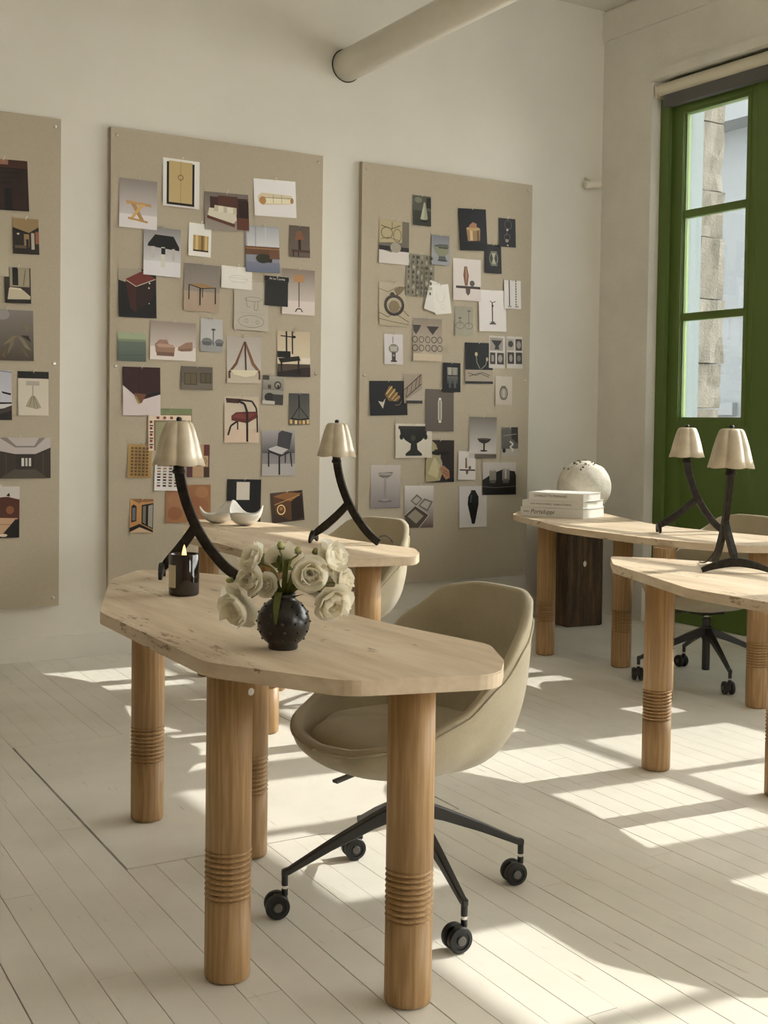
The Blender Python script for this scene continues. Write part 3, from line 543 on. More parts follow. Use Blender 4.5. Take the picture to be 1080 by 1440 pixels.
photo(q(4.078,1.996,P_,.6), [('g','a89c84','a39678'),('l',[(0,.3),(.3,.2),(.5,.3),(1,.1)],.02,'4c4230'),('l',[(0,.16),(.4,.1),(1,.04)],.015,'4c4230'),('l',[(.6,.5),(1,.24)],.02,'4c4230'),('l',[(0,.85),(.3,.78),(.6,.9)],.015,'5d5340'),('p',[(.5,.84),(.66,.92),(.92,.92),(.7,.74),(.6,.7)],'6e5f42'),('o',.5,.48,.34,.25,.09,'2a211c'),('o',.48,.5,.3,.22,.03,'54463c'),('e',.44,.72,.08,.06,'3a302a'),('e',.5,.45,.18,.14,'7d6c4b')], 'print of a dark ring pull over engraved ornament', 0)
photo((4.371,2.059,.115,.186,-15), [('g','d0ccc4','ccc8c0')], 'blank white card tilted under another card', 3, name='note_card', cat='card')
photo((4.425,2.047,.122,.182,7.9), [('g','d6d2ca','d2cec6'),('l',[(.2,.76),(.22,.5),(.35,.4),(.55,.42),(.7,.55),(.72,.78)],.015,'b0aca2'),('o',.5,.25,.14,.08,.012,'b0aca2')], 'white card with a faint necklace sketch', 4, name='note_card', cat='card')
photo(q(4.977,2.112,S_,1), [('g','cdc7c4','c9c3c0'),('l',[(.3,1),(.3,.08)],.06,'2c2826'),('l',[(.7,1),(.7,.08)],.06,'2c2826')]+[('r',.66,.1+.09*k,.76,.13+.09*k,'cdc7c4') for k in range(10)]+[('e',.3,.08,.12,.03,'8a8480'),('e',.72,.08,.12,.03,'8a8480')], 'small white print of two dark chains', 3)
photo((4.600,1.923,.140,.183,.9), [('g','8f8a78','97927f'),('o',.28,.34,.24,.12,.02,'54503f'),('o',.76,.33,.22,.11,.02,'54503f'),('l',[(.76,.36),(.76,.84)],.025,'54503f'),('l',[(.28,.36),(.28,.58)],.025,'54503f'),('e',.28,.6,.1,.02,'54503f'),('e',.78,.85,.1,.02,'54503f')], 'small grey-green sheet with two stands drawn', 0)
photo(q(4.820,1.999,P_,1.6), [('g','d2ccca','cbc4c2'),('l',[(.49,.7),(.49,.22)],.045,'4b4441'),('r',.38,.17,.62,.2,'2e2927'),('e',.5,.22,.08,.025,'4b4441'),('l',[(.4,.74),(.5,.7),(.62,.73)],.02,'2e2927'),('e',.5,.62,.035,.03,'2e2927')], 'white print of a slim silver candlestick', 2)
photo(q(4.326,1.792,P_,.5), [('g','86786a','b5a58d'),('r',0,0,1,.16,'bba98c'),('p',[(0,.84),(.28,.84),(.2,.72),(.1,.62),(.02,.7)],'3b332c'),('p',[(.46,.82),(.9,.82),(.78,.72),(.68,.62),(.58,.7)],'3b332c'),('r',.02,.18,.26,.58,'9b8c76'),('r',.52,.18,.82,.6,'a29380'),('o',.06,.5,.1,.08,.025,'4b4139'),('o',.28,.5,.09,.08,.02,'4b4139'),('o',.5,.5,.09,.08,.02,'4b4139'),('o',.72,.5,.1,.08,.025,'4b4139'),('o',.92,.5,.09,.08,.02,'4b4139'),('o',.06,.3,.1,.08,.025,'4b4139'),('o',.28,.3,.09,.08,.02,'4b4139'),('o',.5,.3,.09,.08,.02,'4b4139'),('o',.72,.3,.1,.08,.025,'4b4139'),('o',.92,.3,.09,.08,.02,'4b4139')], 'beige print of stacked silver ring cups', 1)
photo(q(4.080,1.723,S_,.6), [('g','c2babb','bdb5b6'),('l',[(.46,.92),(.46,.7)],.03,'2d2926'),('e',.5,.52,.27,.16,'7a756c'),('p',[(.3,.6),(.7,.6),(.66,.44),(.34,.44)],'a39d90'),('r',.4,.12,.6,.4,'38332e'),('r',.34,.08,.66,.13,'2d2926'),('e',.5,.3,.06,.05,'7a756c')], 'small pale print of a grey lidded urn', 0)
photo(q(4.721,1.661,(.216,.260),1), [('g','0f1216','10141a'),('r',0,.06,1,.34,'9d8f7d'),('r',0,.0,1,.06,'23211f'),('l',[(.4,.7),(.42,.52),(.54,.36)],.02,'8b8d70'),('l',[(.78,.58),(.74,.46),(.58,.36)],.02,'8b8d70'),('e',.4,.72,.05,.05,'b0a670'),('e',.79,.6,.04,.05,'a69c6a'),('l',[(.1,.26),(.4,.2),(.6,.28),(.9,.2)],.02,'4a4038'),('l',[(.12,.18),(.5,.26),(.86,.16)],.02,'4a4038')], 'dark print of two thin stems above a pale band', 1)
photo((4.862,1.738,.126,.207,-.1), [('g','bcb4ae','b8b0aa'),('r',.06,.54,.88,.94,'8d857d'),('p',[(.14,.86),(.82,.86),(.6,.68),(.66,.58),(.34,.58),(.4,.68)],'2a2521'),('r',.06,.12,.4,.48,'37312c'),('r',.5,.12,.94,.48,'37312c'),('e',.7,.3,.14,.12,'8d857d'),('r',.15,.2,.3,.4,'8d857d')], 'contact sheet of dark vessels, next to the tall stems print', 0)
photo((5.004,1.741,.130,.207,.7), [('g','bcb4ae','b8b0aa'),('r',.06,.56,.46,.92,'9d958d'),('e',.26,.76,.16,.1,'37312c'),('r',.56,.56,.96,.92,'37312c'),('e',.76,.74,.14,.12,'8d857d'),('r',.06,.14,.46,.5,'2a2521'),('e',.26,.32,.1,.12,'8d857d'),('r',.56,.14,.96,.5,'2a2521'),('e',.76,.32,.12,.1,'6d655d')], 'contact sheet of dark vessels at the far right board edge', 0)
photo(q(4.510,1.565,S_,-.1), [('g','12141a','0e1014'),('v',.24,.28,.84,.84,'7c7a70','2c302f'),('r',.3,.56,.48,.84,'9c988a'),('r',.56,.56,.78,.84,'8a877a'),('r',.26,.54,.82,.58,'14161a'),('r',.34,.14,.44,.5,'4a4f4d'),('r',.62,.14,.74,.5,'4a4f4d')], 'small dark print of a clear glass beaker', 3)
photo(q(4.223,1.487,S_,.5), [('g','9a8a76','86766a'),('p',[(0,.1),(.2,.2),(1,.66),(1,1),(.4,.6),(0,.4)],'8a7a66'),('p',[(.1,.12),(1,.5),(1,0),(.1,.0)],'a39486'),('l',[(.02,.45),(.95,.98)],.04,'2c241e'),('l',[(.1,.2),(.96,.66)],.04,'3b3028'),('l',[(.1,.2),(.2,.54)],.03,'3b3028'),('l',[(.35,.32),(.45,.68)],.03,'4c4036'),('l',[(.6,.46),(.7,.82)],.03,'4c4036'),('l',[(.8,.56),(.9,.92)],.03,'4c4036'),('r',.1,0,1,.1,'2b2926')], 'small print of an iron stair railing', 2)
photo(q(4.048,1.425,L_,1.6), [('g','101114','0d0e11'),('p',[(.22,.42),(.34,.38),(.42,.5),(.34,.2)],'b5ad9a'),('p',[(.4,.6),(.52,.86),(.58,.84),(.82,.5),(.72,.4),(.5,.42)],'6d4f1f'),('l',[(.44,.62),(.6,.84)],.03,'c39a4a'),('l',[(.5,.52),(.68,.76)],.03,'c39a4a'),('l',[(.58,.46),(.74,.66)],.03,'b08a40'),('l',[(.64,.42),(.8,.56)],.025,'b08a40'),('l',[(.66,.3),(.78,.3),(.86,.42)],.015,'6d6656')], 'dark print of a brass spiral and little funnel', 1)
photo(q(4.425,1.357,P_,0), [('g','5c5148','574c43'),('p',[(.44,.72),(.5,.78),(.58,.72),(.58,.28),(.5,.22),(.44,.28)],'b5aa9c'),('r',.49,.26,.53,.74,'7a6f63'),('e',.51,.77,.05,.03,'cdc4b8'),('e',.51,.23,.05,.03,'cdc4b8')], 'taupe print of a tall crystal bar', 0)
photo(q(4.922,1.493,S_,-.4), [('g','b5aa9a','b0a594'),('p',[(.26,.56),(.36,.64),(.62,.64),(.74,.56),(.7,.22),(.6,.16),(.36,.16),(.28,.24)],'8b8273'),('o',.49,.4,.25,.22,.05,'4d463c'),('r',.36,.58,.62,.66,'5b5348'),('r',.42,.26,.56,.54,'a69c8b')], 'small pale print of a ribbed glass jar', 0)
photo(q(4.234,1.166,L_,.1), [('g','c4bcac','bdb5a5'),('p',[(.1,.92),(.88,.92),(.84,.66),(.7,.5),(.58,.42),(.4,.42),(.26,.52),(.14,.68)],'1c1b17'),('r',.08,.84,.88,.93,'25241f'),('p',[(.42,.44),(.58,.44),(.6,.24),(.72,.12),(.72,.06),(.27,.06),(.27,.12),(.4,.24)],'201f1a'),('e',.48,.58,.07,.09,'393730'),('e',.16,.62,.05,.09,'1c1b17'),('e',.82,.62,.05,.09,'1c1b17')], 'print of a large dark footed goblet', 3)
photo(q(4.762,1.188,P_,-.7), [('g','5d564d','b3aca6'),('v',0,.12,1,1,'675f56','bdb6b1'),('r',.2,0,1,.1,'5b5044'),('p',[(.28,.48),(.8,.46),(.72,.4),(.6,.36),(.48,.36),(.36,.4)],'221e19'),('l',[(.54,.38),(.54,.2)],.06,'221e19'),('e',.53,.18,.14,.02,'221e19'),('e',.54,.47,.26,.02,'4b4030')], 'grey print of a low bronze tazza', 1)
photo(q(4.978,1.165,S_,1.1), [('g','6d6a63','43403b'),('r',0,0,1,.24,'a39d95'),('p',[(.0,.9),(.4,.98),(.7,.8),(.4,.5),(0,.4)],'5a5751'),('p',[(.6,1),(1,1),(1,.4),(.6,.6)],'2d2b28'),('l',[(.5,.5),(.7,.4),(.5,.3),(.7,.2),(.6,.14)],.08,'c2bcb3'),('e',.14,.18,.1,.08,'191816'),('l',[(.1,.7),(.9,.76)],.03,'8d8a82')], 'small black and white print of a winding white form')
photo(q(4.433,1.039,P_,0), [('g','2c2014','1f1a1f'),('p',[(0,0),(.5,.04),(.62,.3),(.5,.6),(.36,.9),(.2,1),(.14,.8),(0,.5)],'9c8f66'),('p',[(.06,.2),(.4,.1),(.5,.4),(.3,.6)],'b5a97d'),('e',.5,.7,.34,.06,'15110d'),('r',.3,.72,.76,.78,'231b14'),('o',.5,.42,.08,.14,.02,'8d8a80'),('l',[(.5,.66),(.5,.54)],.03,'8d8a80'),('p',[(.48,.34),(.62,.4),(.82,.28),(.84,.1),(.7,.06),(.56,.2)],'9c6b48'),('l',[(.6,.3),(.8,.22)],.02,'6b4229'),('l',[(.6,.24),(.8,.14)],.02,'6b4229')], 'dark print of a sleeved hand raising a wide cup', 1)
photo(q(4.638,1.012,S_,-1.3), [('g','cac2bc','c4bbb5'),('p',[(.4,.76),(.48,.76),(.52,.4),(.4,.4)],'6d4c38'),('r',.08,.31,.98,.36,'3d302b'),('p',[(.42,.34),(.6,.34),(.56,.2),(.46,.18)],'54443c'),('e',.66,.42,.08,.06,'554a44')], 'small white print of a brown bottle on a shelf', 3)
photo(q(4.897,.925,L_,-.2), [('g','b5ada8','a8a09b'),('p',[(0,.46),(.3,.66),(.6,.78),(.96,.72),(1,.6),(1,0),(0,0)],'1b1715'),('r',0,0,1,.24,'120f0d'),('l',[(0,.26),(.4,.22),(1,.26)],.012,'6d6560'),('r',.2,.44,.4,.76,'7d756d'),('r',.22,.36,.38,.46,'57504a'),('e',.3,.76,.1,.03,'a59d95'),('r',.58,.44,.8,.8,'7d756d'),('r',.6,.36,.78,.48,'57504a'),('e',.69,.8,.11,.03,'a59d95'),('r',.66,.5,.7,.76,'b5ada5')], 'print of two silver cups on a black table', 2)
photo(q(4.036,.886,P_,-.6), [('g','a79f98','83797c'),('v',0,0,1,1,'b5ada6','7f767a'),('p',[(.26,.82),(.74,.84),(.7,.76),(.56,.7),(.4,.7),(.28,.74)],'6b655f'),('e',.5,.79,.24,.03,'948e87'),('l',[(.48,.72),(.48,.2)],.05,'57514c'),('l',[(.48,.72),(.48,.2)],.02,'b5afa9'),('e',.48,.16,.24,.035,'6f686a'),('e',.48,.19,.14,.025,'948e8c')], 'grey print of a tall glass pedestal dish')
photo(q(4.281,.757,P_,-.6), [('g','bdb5ae','6d5d52'),('v',0,0,1,1,'c9c3c0','5d4a3e'),('p',[(.2,.64),(.42,.8),(.62,.68),(.4,.52)],'6d665f'),('p',[(.26,.64),(.42,.75),(.56,.67),(.4,.57)],'a59d95'),('p',[(.46,.52),(.68,.7),(.98,.62),(.8,.38)],'6d665f'),('p',[(.54,.53),(.7,.65),(.9,.6),(.78,.44)],'a59d95'),('p',[(.0,.3),(.36,.52),(.84,.3),(.5,.0),(.1,.04)],'4b4038'),('p',[(.1,.28),(.36,.44),(.66,.28),(.4,.1)],'8d8270'),('l',[(0,.3),(.36,.53),(.84,.3),(.5,0)],.02,'b5ada5')], 'print of overlapping silver picture frames', 1)
photo(q(4.694,.748,P_,0), [('g','b9b3b2','c6c2c3'),('p',[(.42,.9),(.58,.9),(.6,.86),(.7,.74),(.7,.56),(.6,.2),(.56,.08),(.46,.08),(.42,.2),(.3,.56),(.32,.74),(.42,.86)],'100f0e'),('p',[(.4,.78),(.46,.8),(.44,.6),(.38,.6)],'3f3d3b')], 'print of a tall glossy black vase')
# --- left pinboard
photo((1.725,2.461,.248,.258,2.1), [('g','24120a','2a130a'),('r',0,.84,1,1,'3f1f10'),('l',[(0,.84),(1,.82)],.02,'150a06'),('l',[(0,.72),(.9,.76)],.03,'170b06'),('l',[(0,.6),(.75,.66)],.03,'170b06'),('l',[(0,.5),(.65,.56)],.03,'170b06'),('r',.5,0,.66,.44,'0d0a07'),('r',.42,.9,.6,1,'8d5f45')], 'dark brown print of a panelled room, left board top')
photo(q(1.838,2.209,S_,1.4), [('g','1d1710','241c14'),('p',[(0,1),(1,1),(1,.78),(.62,.6),(0,.74)],'8d7244'),('p',[(0,.74),(.62,.6),(.62,.56),(0,.68)],'120e0a'),('p',[(.62,.6),(1,.76),(1,.7),(.62,.54)],'120e0a'),('r',.42,.2,.62,.56,'8f7142'),('r',.7,.14,.82,.6,'a8a090'),('r',.86,.3,1,.64,'8a4f33'),('r',.06,.16,.5,.24,'5d4a34'),('r',.5,.2,.6,.42,'1a130d'),('e',.2,.56,.05,.025,'d6c9a8')], 'small print of a dim beamed interior')
photo((1.675,2.125,.146,.261,1.2), [('g','a59a80','ada389')], 'plain cream sheet at the left photo edge', 1)
photo(q(1.797,1.955,S_,.9), [('g','3a2f24','241a12'),('r',.2,.46,.95,1,'8d836b'),('r',.3,.5,.52,1,'150f0b'),('r',.55,.5,.95,.95,'94896e'),('l',[(.8,.94),(.72,.5)],.03,'5b5038'),('p',[(.1,.1),(.16,.4),(.72,.36),(.98,.2),(.96,.12)],'b5a98e'),('r',.04,.0,1,.1,'1a120c'),('p',[(.16,.4),(.7,.36),(.6,.42),(.2,.44)],'cabfa6')], 'small print of a fireplace with a pale bench', 0)
photo((1.741,1.698,.276,.260,.7), [('g','6d655c','4a4030'),('v',0,0,1,1,'7a726b','44392a'),('p',[(.5,.1),(.62,.3),(.66,.5),(.58,.42)],'6d6044'),('p',[(.7,.5),(.82,.42),(.96,.2),(.84,.26)],'7a6d50'),('p',[(.42,.3),(.56,.36),(.72,.5),(.6,.48)],'75684a'),('p',[(.2,.2),(.34,.4),(.36,.1)],'6d6044'),('p',[(.72,.3),(.84,.1),(.92,.06),(.8,.28)],'5d5036'),('p',[(.8,.8),(.94,.66),(.86,.56)],'75684a'),('p',[(.4,.1),(.5,.26),(.46,.04)],'5d5036'),('e',.42,.9,.14,.1,'8a8480'),('p',[(.76,.5),(.9,.5),(.96,.36)],'2f2618')], 'murky grey-brown print of large leaves')
photo((1.660,1.389,.216,.255,.5), [('g','a9a9b4','b7b7c2'),('r',0,0,1,.36,'1b1512'),('p',[(0,.3),(1,.33),(1,.26),(.5,.2)],'c0bcbc'),('r',.4,.4,.56,1,'231a16'),('l',[(.6,1),(1,.96)],.02,'6d6d78'),('p',[(.76,.58),(.98,.54),(.98,.5),(.78,.54)],'231a16'),('p',[(.5,.14),(1,.3),(1,.2),(.5,.06)],'3a2f2a')], 'print of a white room with dark timber, left photo edge', 1)
tp = photo((1.880,1.402,.158,.228,.1), [('g','c0b6a4','c6bcaa'),('r',-.01,.84,1.01,1,'191512'),('r',.26,.68,.7,.78,'a2988a'),('l',[(.48,.68),(.48,.46)],.03,'8d8272'),('p',[(.48,.48),(.6,.4),(.76,.18),(.6,.14),(.44,.17),(.24,.2),(.36,.38)],'9c8f76'),('l',[(.46,.44),(.36,.2)],.02,'75684f'),('l',[(.5,.44),(.52,.17)],.02,'75684f'),('l',[(.52,.44),(.64,.18)],.02,'75684f')], 'white swatch card with a tassel below a black band', 0, name='swatch_card', cat='card')
photo((1.806,1.067,.331,.210,0), [('g','b3a8a6','3a3128'),('r',0,.58,1,1,'b0a5a3'),('p',[(0,.74),(.44,.6),(.76,.6),(1,.76),(1,0),(0,0)],'332a21'),('p',[(.2,1),(.32,1),(.46,.8),(.74,.8),(.82,1),(.92,1),(.76,.76),(.44,.76)],'7d746e'),('r',.45,.22,.74,.58,'2a221a'),('r',.54,.3,.58,.5,'c9c4bb'),('r',.6,.3,.635,.5,'b5afa5'),('r',.655,.3,.69,.5,'c9c4bb'),('p',[(.2,0),(.42,.22),(.76,.22),(.95,0)],'4b4235'),('l',[(.3,.1),(.3,.6)],.01,'4b4235'),('l',[(.88,.1),(.88,.62)],.01,'4b4235'),('l',[(.12,.05),(.12,.64)],.01,'4b4235')], 'wide grey print of a long panelled corridor')
photo((1.708,.789,.204,.265,-.7), [('g','b5aca4','1b1310'),('r',0,.76,1,1,'bdb5ad'),('p',[(0,.78),(.2,.74),(.4,.78),(.7,.8),(1,.74),(1,.3),(0,.3)],'4f2210'),('l',[(.42,.76),(.42,.36)],.015,'2b1209'),('p',[(.66,.82),(.74,.88),(.76,.8)],'1b1310'),('p',[(0,.4),(.96,.38),(.84,.12),(.5,.06),(0,.05)],'b58d68'),('l',[(0,.26),(.9,.26)],.02,'8d6a4c'),('p',[(.9,.36),(1,.36),(1,.0),(.5,.0)],'120d0b'),('e',.6,.05,.1,.03,'c9b89c'),('e',.76,.54,.1,.08,'7d481f')], 'print of a pale bathtub before a wooden screen')
def lettering(txt, size, parent, mw, m_=None, shear=0.0, name='lettering'):
    cu = bpy.data.curves.new(name, 'FONT'); cu.body = txt; cu.size = size; cu.align_x = 'LEFT'; cu.align_y = 'CENTER'; cu.shear = shear; cu.extrude = 0.0001
    cu.materials.append(m_ or M_ink)
    tmp = bpy.data.objects.new(name, cu); me = bpy.data.meshes.new_from_object(tmp); bpy.data.objects.remove(tmp)
    o = bpy.data.objects.new(name, me); COL.objects.link(o); o.parent = parent; o.matrix_local = mw; return o
lettering('At La Cosma', 0.019, bc, Matrix.Translation((-0.048, -0.0022, -0.014)) @ Matrix.Rotation(PI / 2, 4, 'X'), M_white)

VR = math.atan2(-0.524, 0.8516)        # direction along the camera's right hand side
# ------------------------------------------------------------------ tables
TZ, TT = 0.75, 0.033
OUT = [(1.143, 3.331, .03), (1.109, 2.532, .04), (1.281, 2.212, .05), (1.605, 2.125, .045), (1.705, 2.243, .02), (1.800, 2.426, .04),
       (1.745, 2.80, .3), (1.735, 3.02, .3), (1.850, 3.50, .3), (1.830, 3.85, .1), (1.720, 4.06, .05), (1.589, 4.205, .04), (1.401, 3.979, .03)]
TO = (1.469, 3.18)     # table origin in the first table's frame
def rounded(poly, seg=5):
    out = []; n = len(poly)
    for i in range(n):
        p = Vector(poly[i][:2]); a = Vector(poly[i - 1][:2]); c = Vector(poly[(i + 1) % n][:2]); r = poly[i][2]
        da, dc = (a - p), (c - p); r = min(r, da.length * 0.45, dc.length * 0.45)
        s = p + da.normalized() * r; e = p + dc.normalized() * r
        for k in range(seg + 1):
            t = k / seg; out.append(s * (1 - t) ** 2 + p * 2 * t * (1 - t) + e * t * t)
    return out
OUT3 = [(x - 2.97, y - 1.67, r) for x, y, r in [(4.50, 5.867, .04), (4.365, 5.50, .1), (4.205, 5.10, .12), (4.18, 4.75, .2), (4.165, 4.33, .15), (4.262, 3.99, .1), (4.42, 3.865, .06), (4.66, 3.79, .06), (4.85, 3.92, .06), (4.80, 4.36, .15), (4.755, 4.72, .2), (4.79, 5.02, .2), (4.96, 5.44, .2), (5.12, 5.80, .1), (5.06, 6.03, .06), (4.74, 6.10, .05)]]
def make_table(OUT=OUT):
    t = empty('desk')
    b = nb(); pts = [Vector((p.x - TO[0], p.y - TO[1])) for p in rounded(OUT)]
    area = sum(a.x * c.y - c.x * a.y for a, c in zip(pts, pts[1:] + pts[:1]))
    if area < 0: pts.reverse()
    lo = [b.verts.new((p.x, p.y, TZ - TT)) for p in pts]; hi = [b.verts.new((p.x, p.y, TZ)) for p in pts]
    b.faces.new(lo[::-1]); b.faces.new(hi); n = len(pts)
    for i in range(n): b.faces.new((lo[i], lo[(i + 1) % n], hi[(i + 1) % n], hi[i]))
    top_e = [e for e in b.edges if abs(e.verts[0].co.z - e.verts[1].co.z) < 1e-5]
    bmesh.ops.bevel(b, geom=top_e, offset=0.003, segments=2, affect='EDGES')
    obj('tabletop', b, M_trav, t)
    R = 0.0525; prof = [(R - 0.008, 0.0), (R - 0.002, 0.004), (R, 0.012), (R, 0.187)]
    z = 0.188; st = (0.301 - 0.188) / 9
    for k in range(9):
        prof += [(R - 0.011, z + 0.0004), (R - 0.011, z + 0.0030), (R - 0.001, z + 0.0045), (R + 0.0012, z + st * 0.6), (R - 0.001, z + st - 0.0012)]; z += st
    prof += [(R - 0.006, 0.301), (R, 0.3025), (R, TZ - TT)]
    me = None
    for k, (x, y, rz) in enumerate(((1.462, 3.79, 0.3), (1.204, 2.612, 2.0), (1.499, 2.303, 4.0), (1.60, 3.325, 5.2))):
        if me is None:
            b = nb(); lathe(b, prof, 40); l = obj('leg', b, M_oak, t); me = l.data
            for p in me.polygons: p.use_smooth = len(p.vertices) == 4
        else: l = obj('leg', None, None, t, mesh=me)
        l.location = (x - TO[0], y - TO[1], 0); l.rotation_euler = (0, 0, rz)
    return t
def at_T(o, dx, dy): o.location = (TO[0] + dx, TO[1] + dy, 0); return o
T1 = tag(at_T(make_table(), 0, 0), 'travertine desk on turned oak legs nearest the camera, holding flower vase and candle', 'desk', 'travertine desks')
T2 = tag(at_T(copy_tree(T1), 1.09, 2.01), 'travertine desk on oak legs holding white petal bowls', 'desk', 'travertine desks')
T3 = tag(at_T(make_table(OUT3), 2.97, 1.67), 'sunlit travertine desk on oak legs holding three white books', 'desk', 'travertine desks')
T4 = tag(at_T(copy_tree(T1), 1.86, -0.36), 'travertine desk on oak legs cut off by the right photo edge', 'desk', 'travertine desks')
T1['label'] = 'travertine desk on turned oak legs nearest the camera, holding flower vase and candle'
b = nb(); lathe(b, [(0.0085, 0), (0.0085, 0.002), (0.004, 0.0025)], 18); cp = obj('bolt_cap', b, M_white, T1)
cp.rotation_euler = (PI / 2, 0, math.radians(12)); cp.location = (1.204 - TO[0] + 0.032, 2.612 - TO[1] - 0.043, 0.665)

# ------------------------------------------------------------------ chairs (local front is -x)
ZR = [(0, .82), (24, .82), (42, .805), (58, .735), (76, .64), (97, .555), (125, .492), (155, .458), (180, .448)]
def rimz(a): return interp(ZR, abs(math.degrees(a)))
def planR(a, ax_b, ax_f, by, n=2.5):
    c, s = math.cos(a), math.sin(a); ax = ax_b if c > 0 else ax_f
    return (abs(c / ax) ** n + abs(s / by) ** n) ** (-1 / n)
def shell_pt(a, s, off):
    R = planR(a, .285, .295, .30) - off; zb = .355 + off * 1.0; zr = rimz(a)
    n = 2 / (2.4 + 1.3 * max(0, math.cos(a)))
    th = s * PI / 2; r = R * math.sin(th) ** n if s > 0 else 0; z = zb + (zr - zb) * (1 - math.cos(th) ** n if s < 1 else 1)
    lean = max(0, z - .42)
    x = r * math.cos(a) + lean * 0.10 * max(0, math.cos(a)) ; y = r * math.sin(a) * (1 - 0.10 * max(0, math.cos(a)) * lean / .4)
    return Vector((x, y, z))
def make_chair():
    t = empty('office_chair')
    N, K = 72, 14; b = nb(); th = .028; rows = []
    for k in range(1, K + 1): rows.append([shell_pt(-PI + 2 * PI * i / N, k / K, 0) for i in range(N)])
    rim = []
    for i in range(N):
        a = -PI + 2 * PI * i / N; po, pi_ = shell_pt(a, 1, 0), shell_pt(a, 1, th); rim.append((po * .8 + pi_ * .2 + Vector((0, 0, .008)), po * .2 + pi_ * .8 + Vector((0, 0, .008))))
    rows.append([r[0] for r in rim]); rows.append([r[1] for r in rim])
    for k in range(K, 0, -1): rows.append([shell_pt(-PI + 2 * PI * i / N, k / K, th) for i in range(N)])
    V = [[b.verts.new(p) for p in row] for row in rows]
    c0 = b.verts.new(shell_pt(0, 0, 0)); c1 = b.verts.new((0, 0, .355 + th))
    for i in range(N):
        j = (i + 1) % N
        b.faces.new((c0, V[0][j], V[0][i]))
        for A, B in zip(V, V[1:]): b.faces.new((A[i], A[j], B[j], B[i]))
        b.faces.new((c1, V[-1][i], V[-1][j]))
    bmesh.ops.recalc_face_normals(b, faces=b.faces[:])
    obj('shell', b, M_fab, t, True)
    b = nb(); ring = [shell_pt(-PI + 2 * PI * i / N, .985, -0.002) for i in range(N + 1)]
    tube(b, ring, 0.0035, 6); obj('piping', b, M_fab, t, True)
    # seat cushion
    b = nb(); rows = []
    for r_, z_ in ((.0, .492), (.4, .494), (.7, .490), (.88, .480), (.97, .463), (1.0, .444), (.985, .425), (.9, .408)):
        rows.append([b.verts.new((planR(2 * PI * i / 48, .222, .252, .238, 2.6) * max(r_, .001) * math.cos(2 * PI * i / 48) - 0.002, planR(2 * PI * i / 48, .222, .252, .238, 2.6) * max(r_, .001) * math.sin(2 * PI * i / 48), z_ - (.012 if math.cos(2 * PI * i / 48) < -.5 else 0) * r_)) for i in range(48)])
    for A, B in zip(rows, rows[1:]):
        for i in range(48): b.faces.new((A[i], A[(i + 1) % 48], B[(i + 1) % 48], B[i]))
    b.faces.new(rows[-1][::-1]); bmesh.ops.recalc_face_normals(b, faces=b.faces[:])
    obj('seat_cushion', b, M_fab, t, True)
    b = nb(); lathe(b, [(.013, .30), (.013, .36)], 20); obj('gas_lift', b, M_chrome, t, True)
    b = nb(); lathe(b, [(.018, .055), (.0195, .06), (.0195, .205), (.022, .21), (.022, .315), (.019, .32)], 24); obj('column', b, M_black, t)
    b = nb(); box(b, -.07, .07, -.05, .05, .338, .362); bevel(b, .008, 2); obj('seat_plate', b, M_black, t)
    b = nb(); lathe(b, [(.024, .215), (.028, .22), (.028, .275), (.024, .28)], 24); obj('hub', b, M_black, t)
    b = nb(); tube(b, [(-.02, .10, .345), (-.09, .09, .338), (-.185, .075, .326)], [.008, .008, .009], 4, sect=[(-.4, -1), (.4, -1), (.4, 1.2), (-.4, 1.2)]); obj('lever', b, M_grey, t)
    return t
def base_arms(t, rot, casters, Ra=.345, my=None):
    for k in range(4):
        a = rot + k * PI / 2; c, s = math.cos(a), math.sin(a)
        if 'arm' not in shared:
            b = nb(); n_ = []
            secs = [(.018, .250, .017, .022), (.10, .222, .014, .018), (.22, .172, .011, .0135), (Ra - .010, .118, .0085, .0095), (Ra + .008, .114, .0085, .009)]
            for r, z, wy, hz in secs: n_.append([b.verts.new((r, -wy, z - hz)), b.verts.new((r, wy, z - hz)), b.verts.new((r, wy, z + hz)), b.verts.new((r, -wy, z + hz))])
            for A, B in zip(n_, n_[1:]):
                for i in range(4): b.faces.new((A[i], A[(i + 1) % 4], B[(i + 1) % 4], B[i]))
            b.faces.new(n_[0][::-1]); b.faces.new(n_[-1]); bmesh.ops.recalc_face_normals(b, faces=b.faces[:]); bevel(b, .003)
            o = obj('base_arm', b, M_black, t); shared['arm'] = o.data
        else: o = obj('base_arm', None, None, t, mesh=shared['arm'])
        o.rotation_euler = (0, 0, a)
        caster(t, (Ra * c, Ra * s, 0), casters[k])
shared = {}
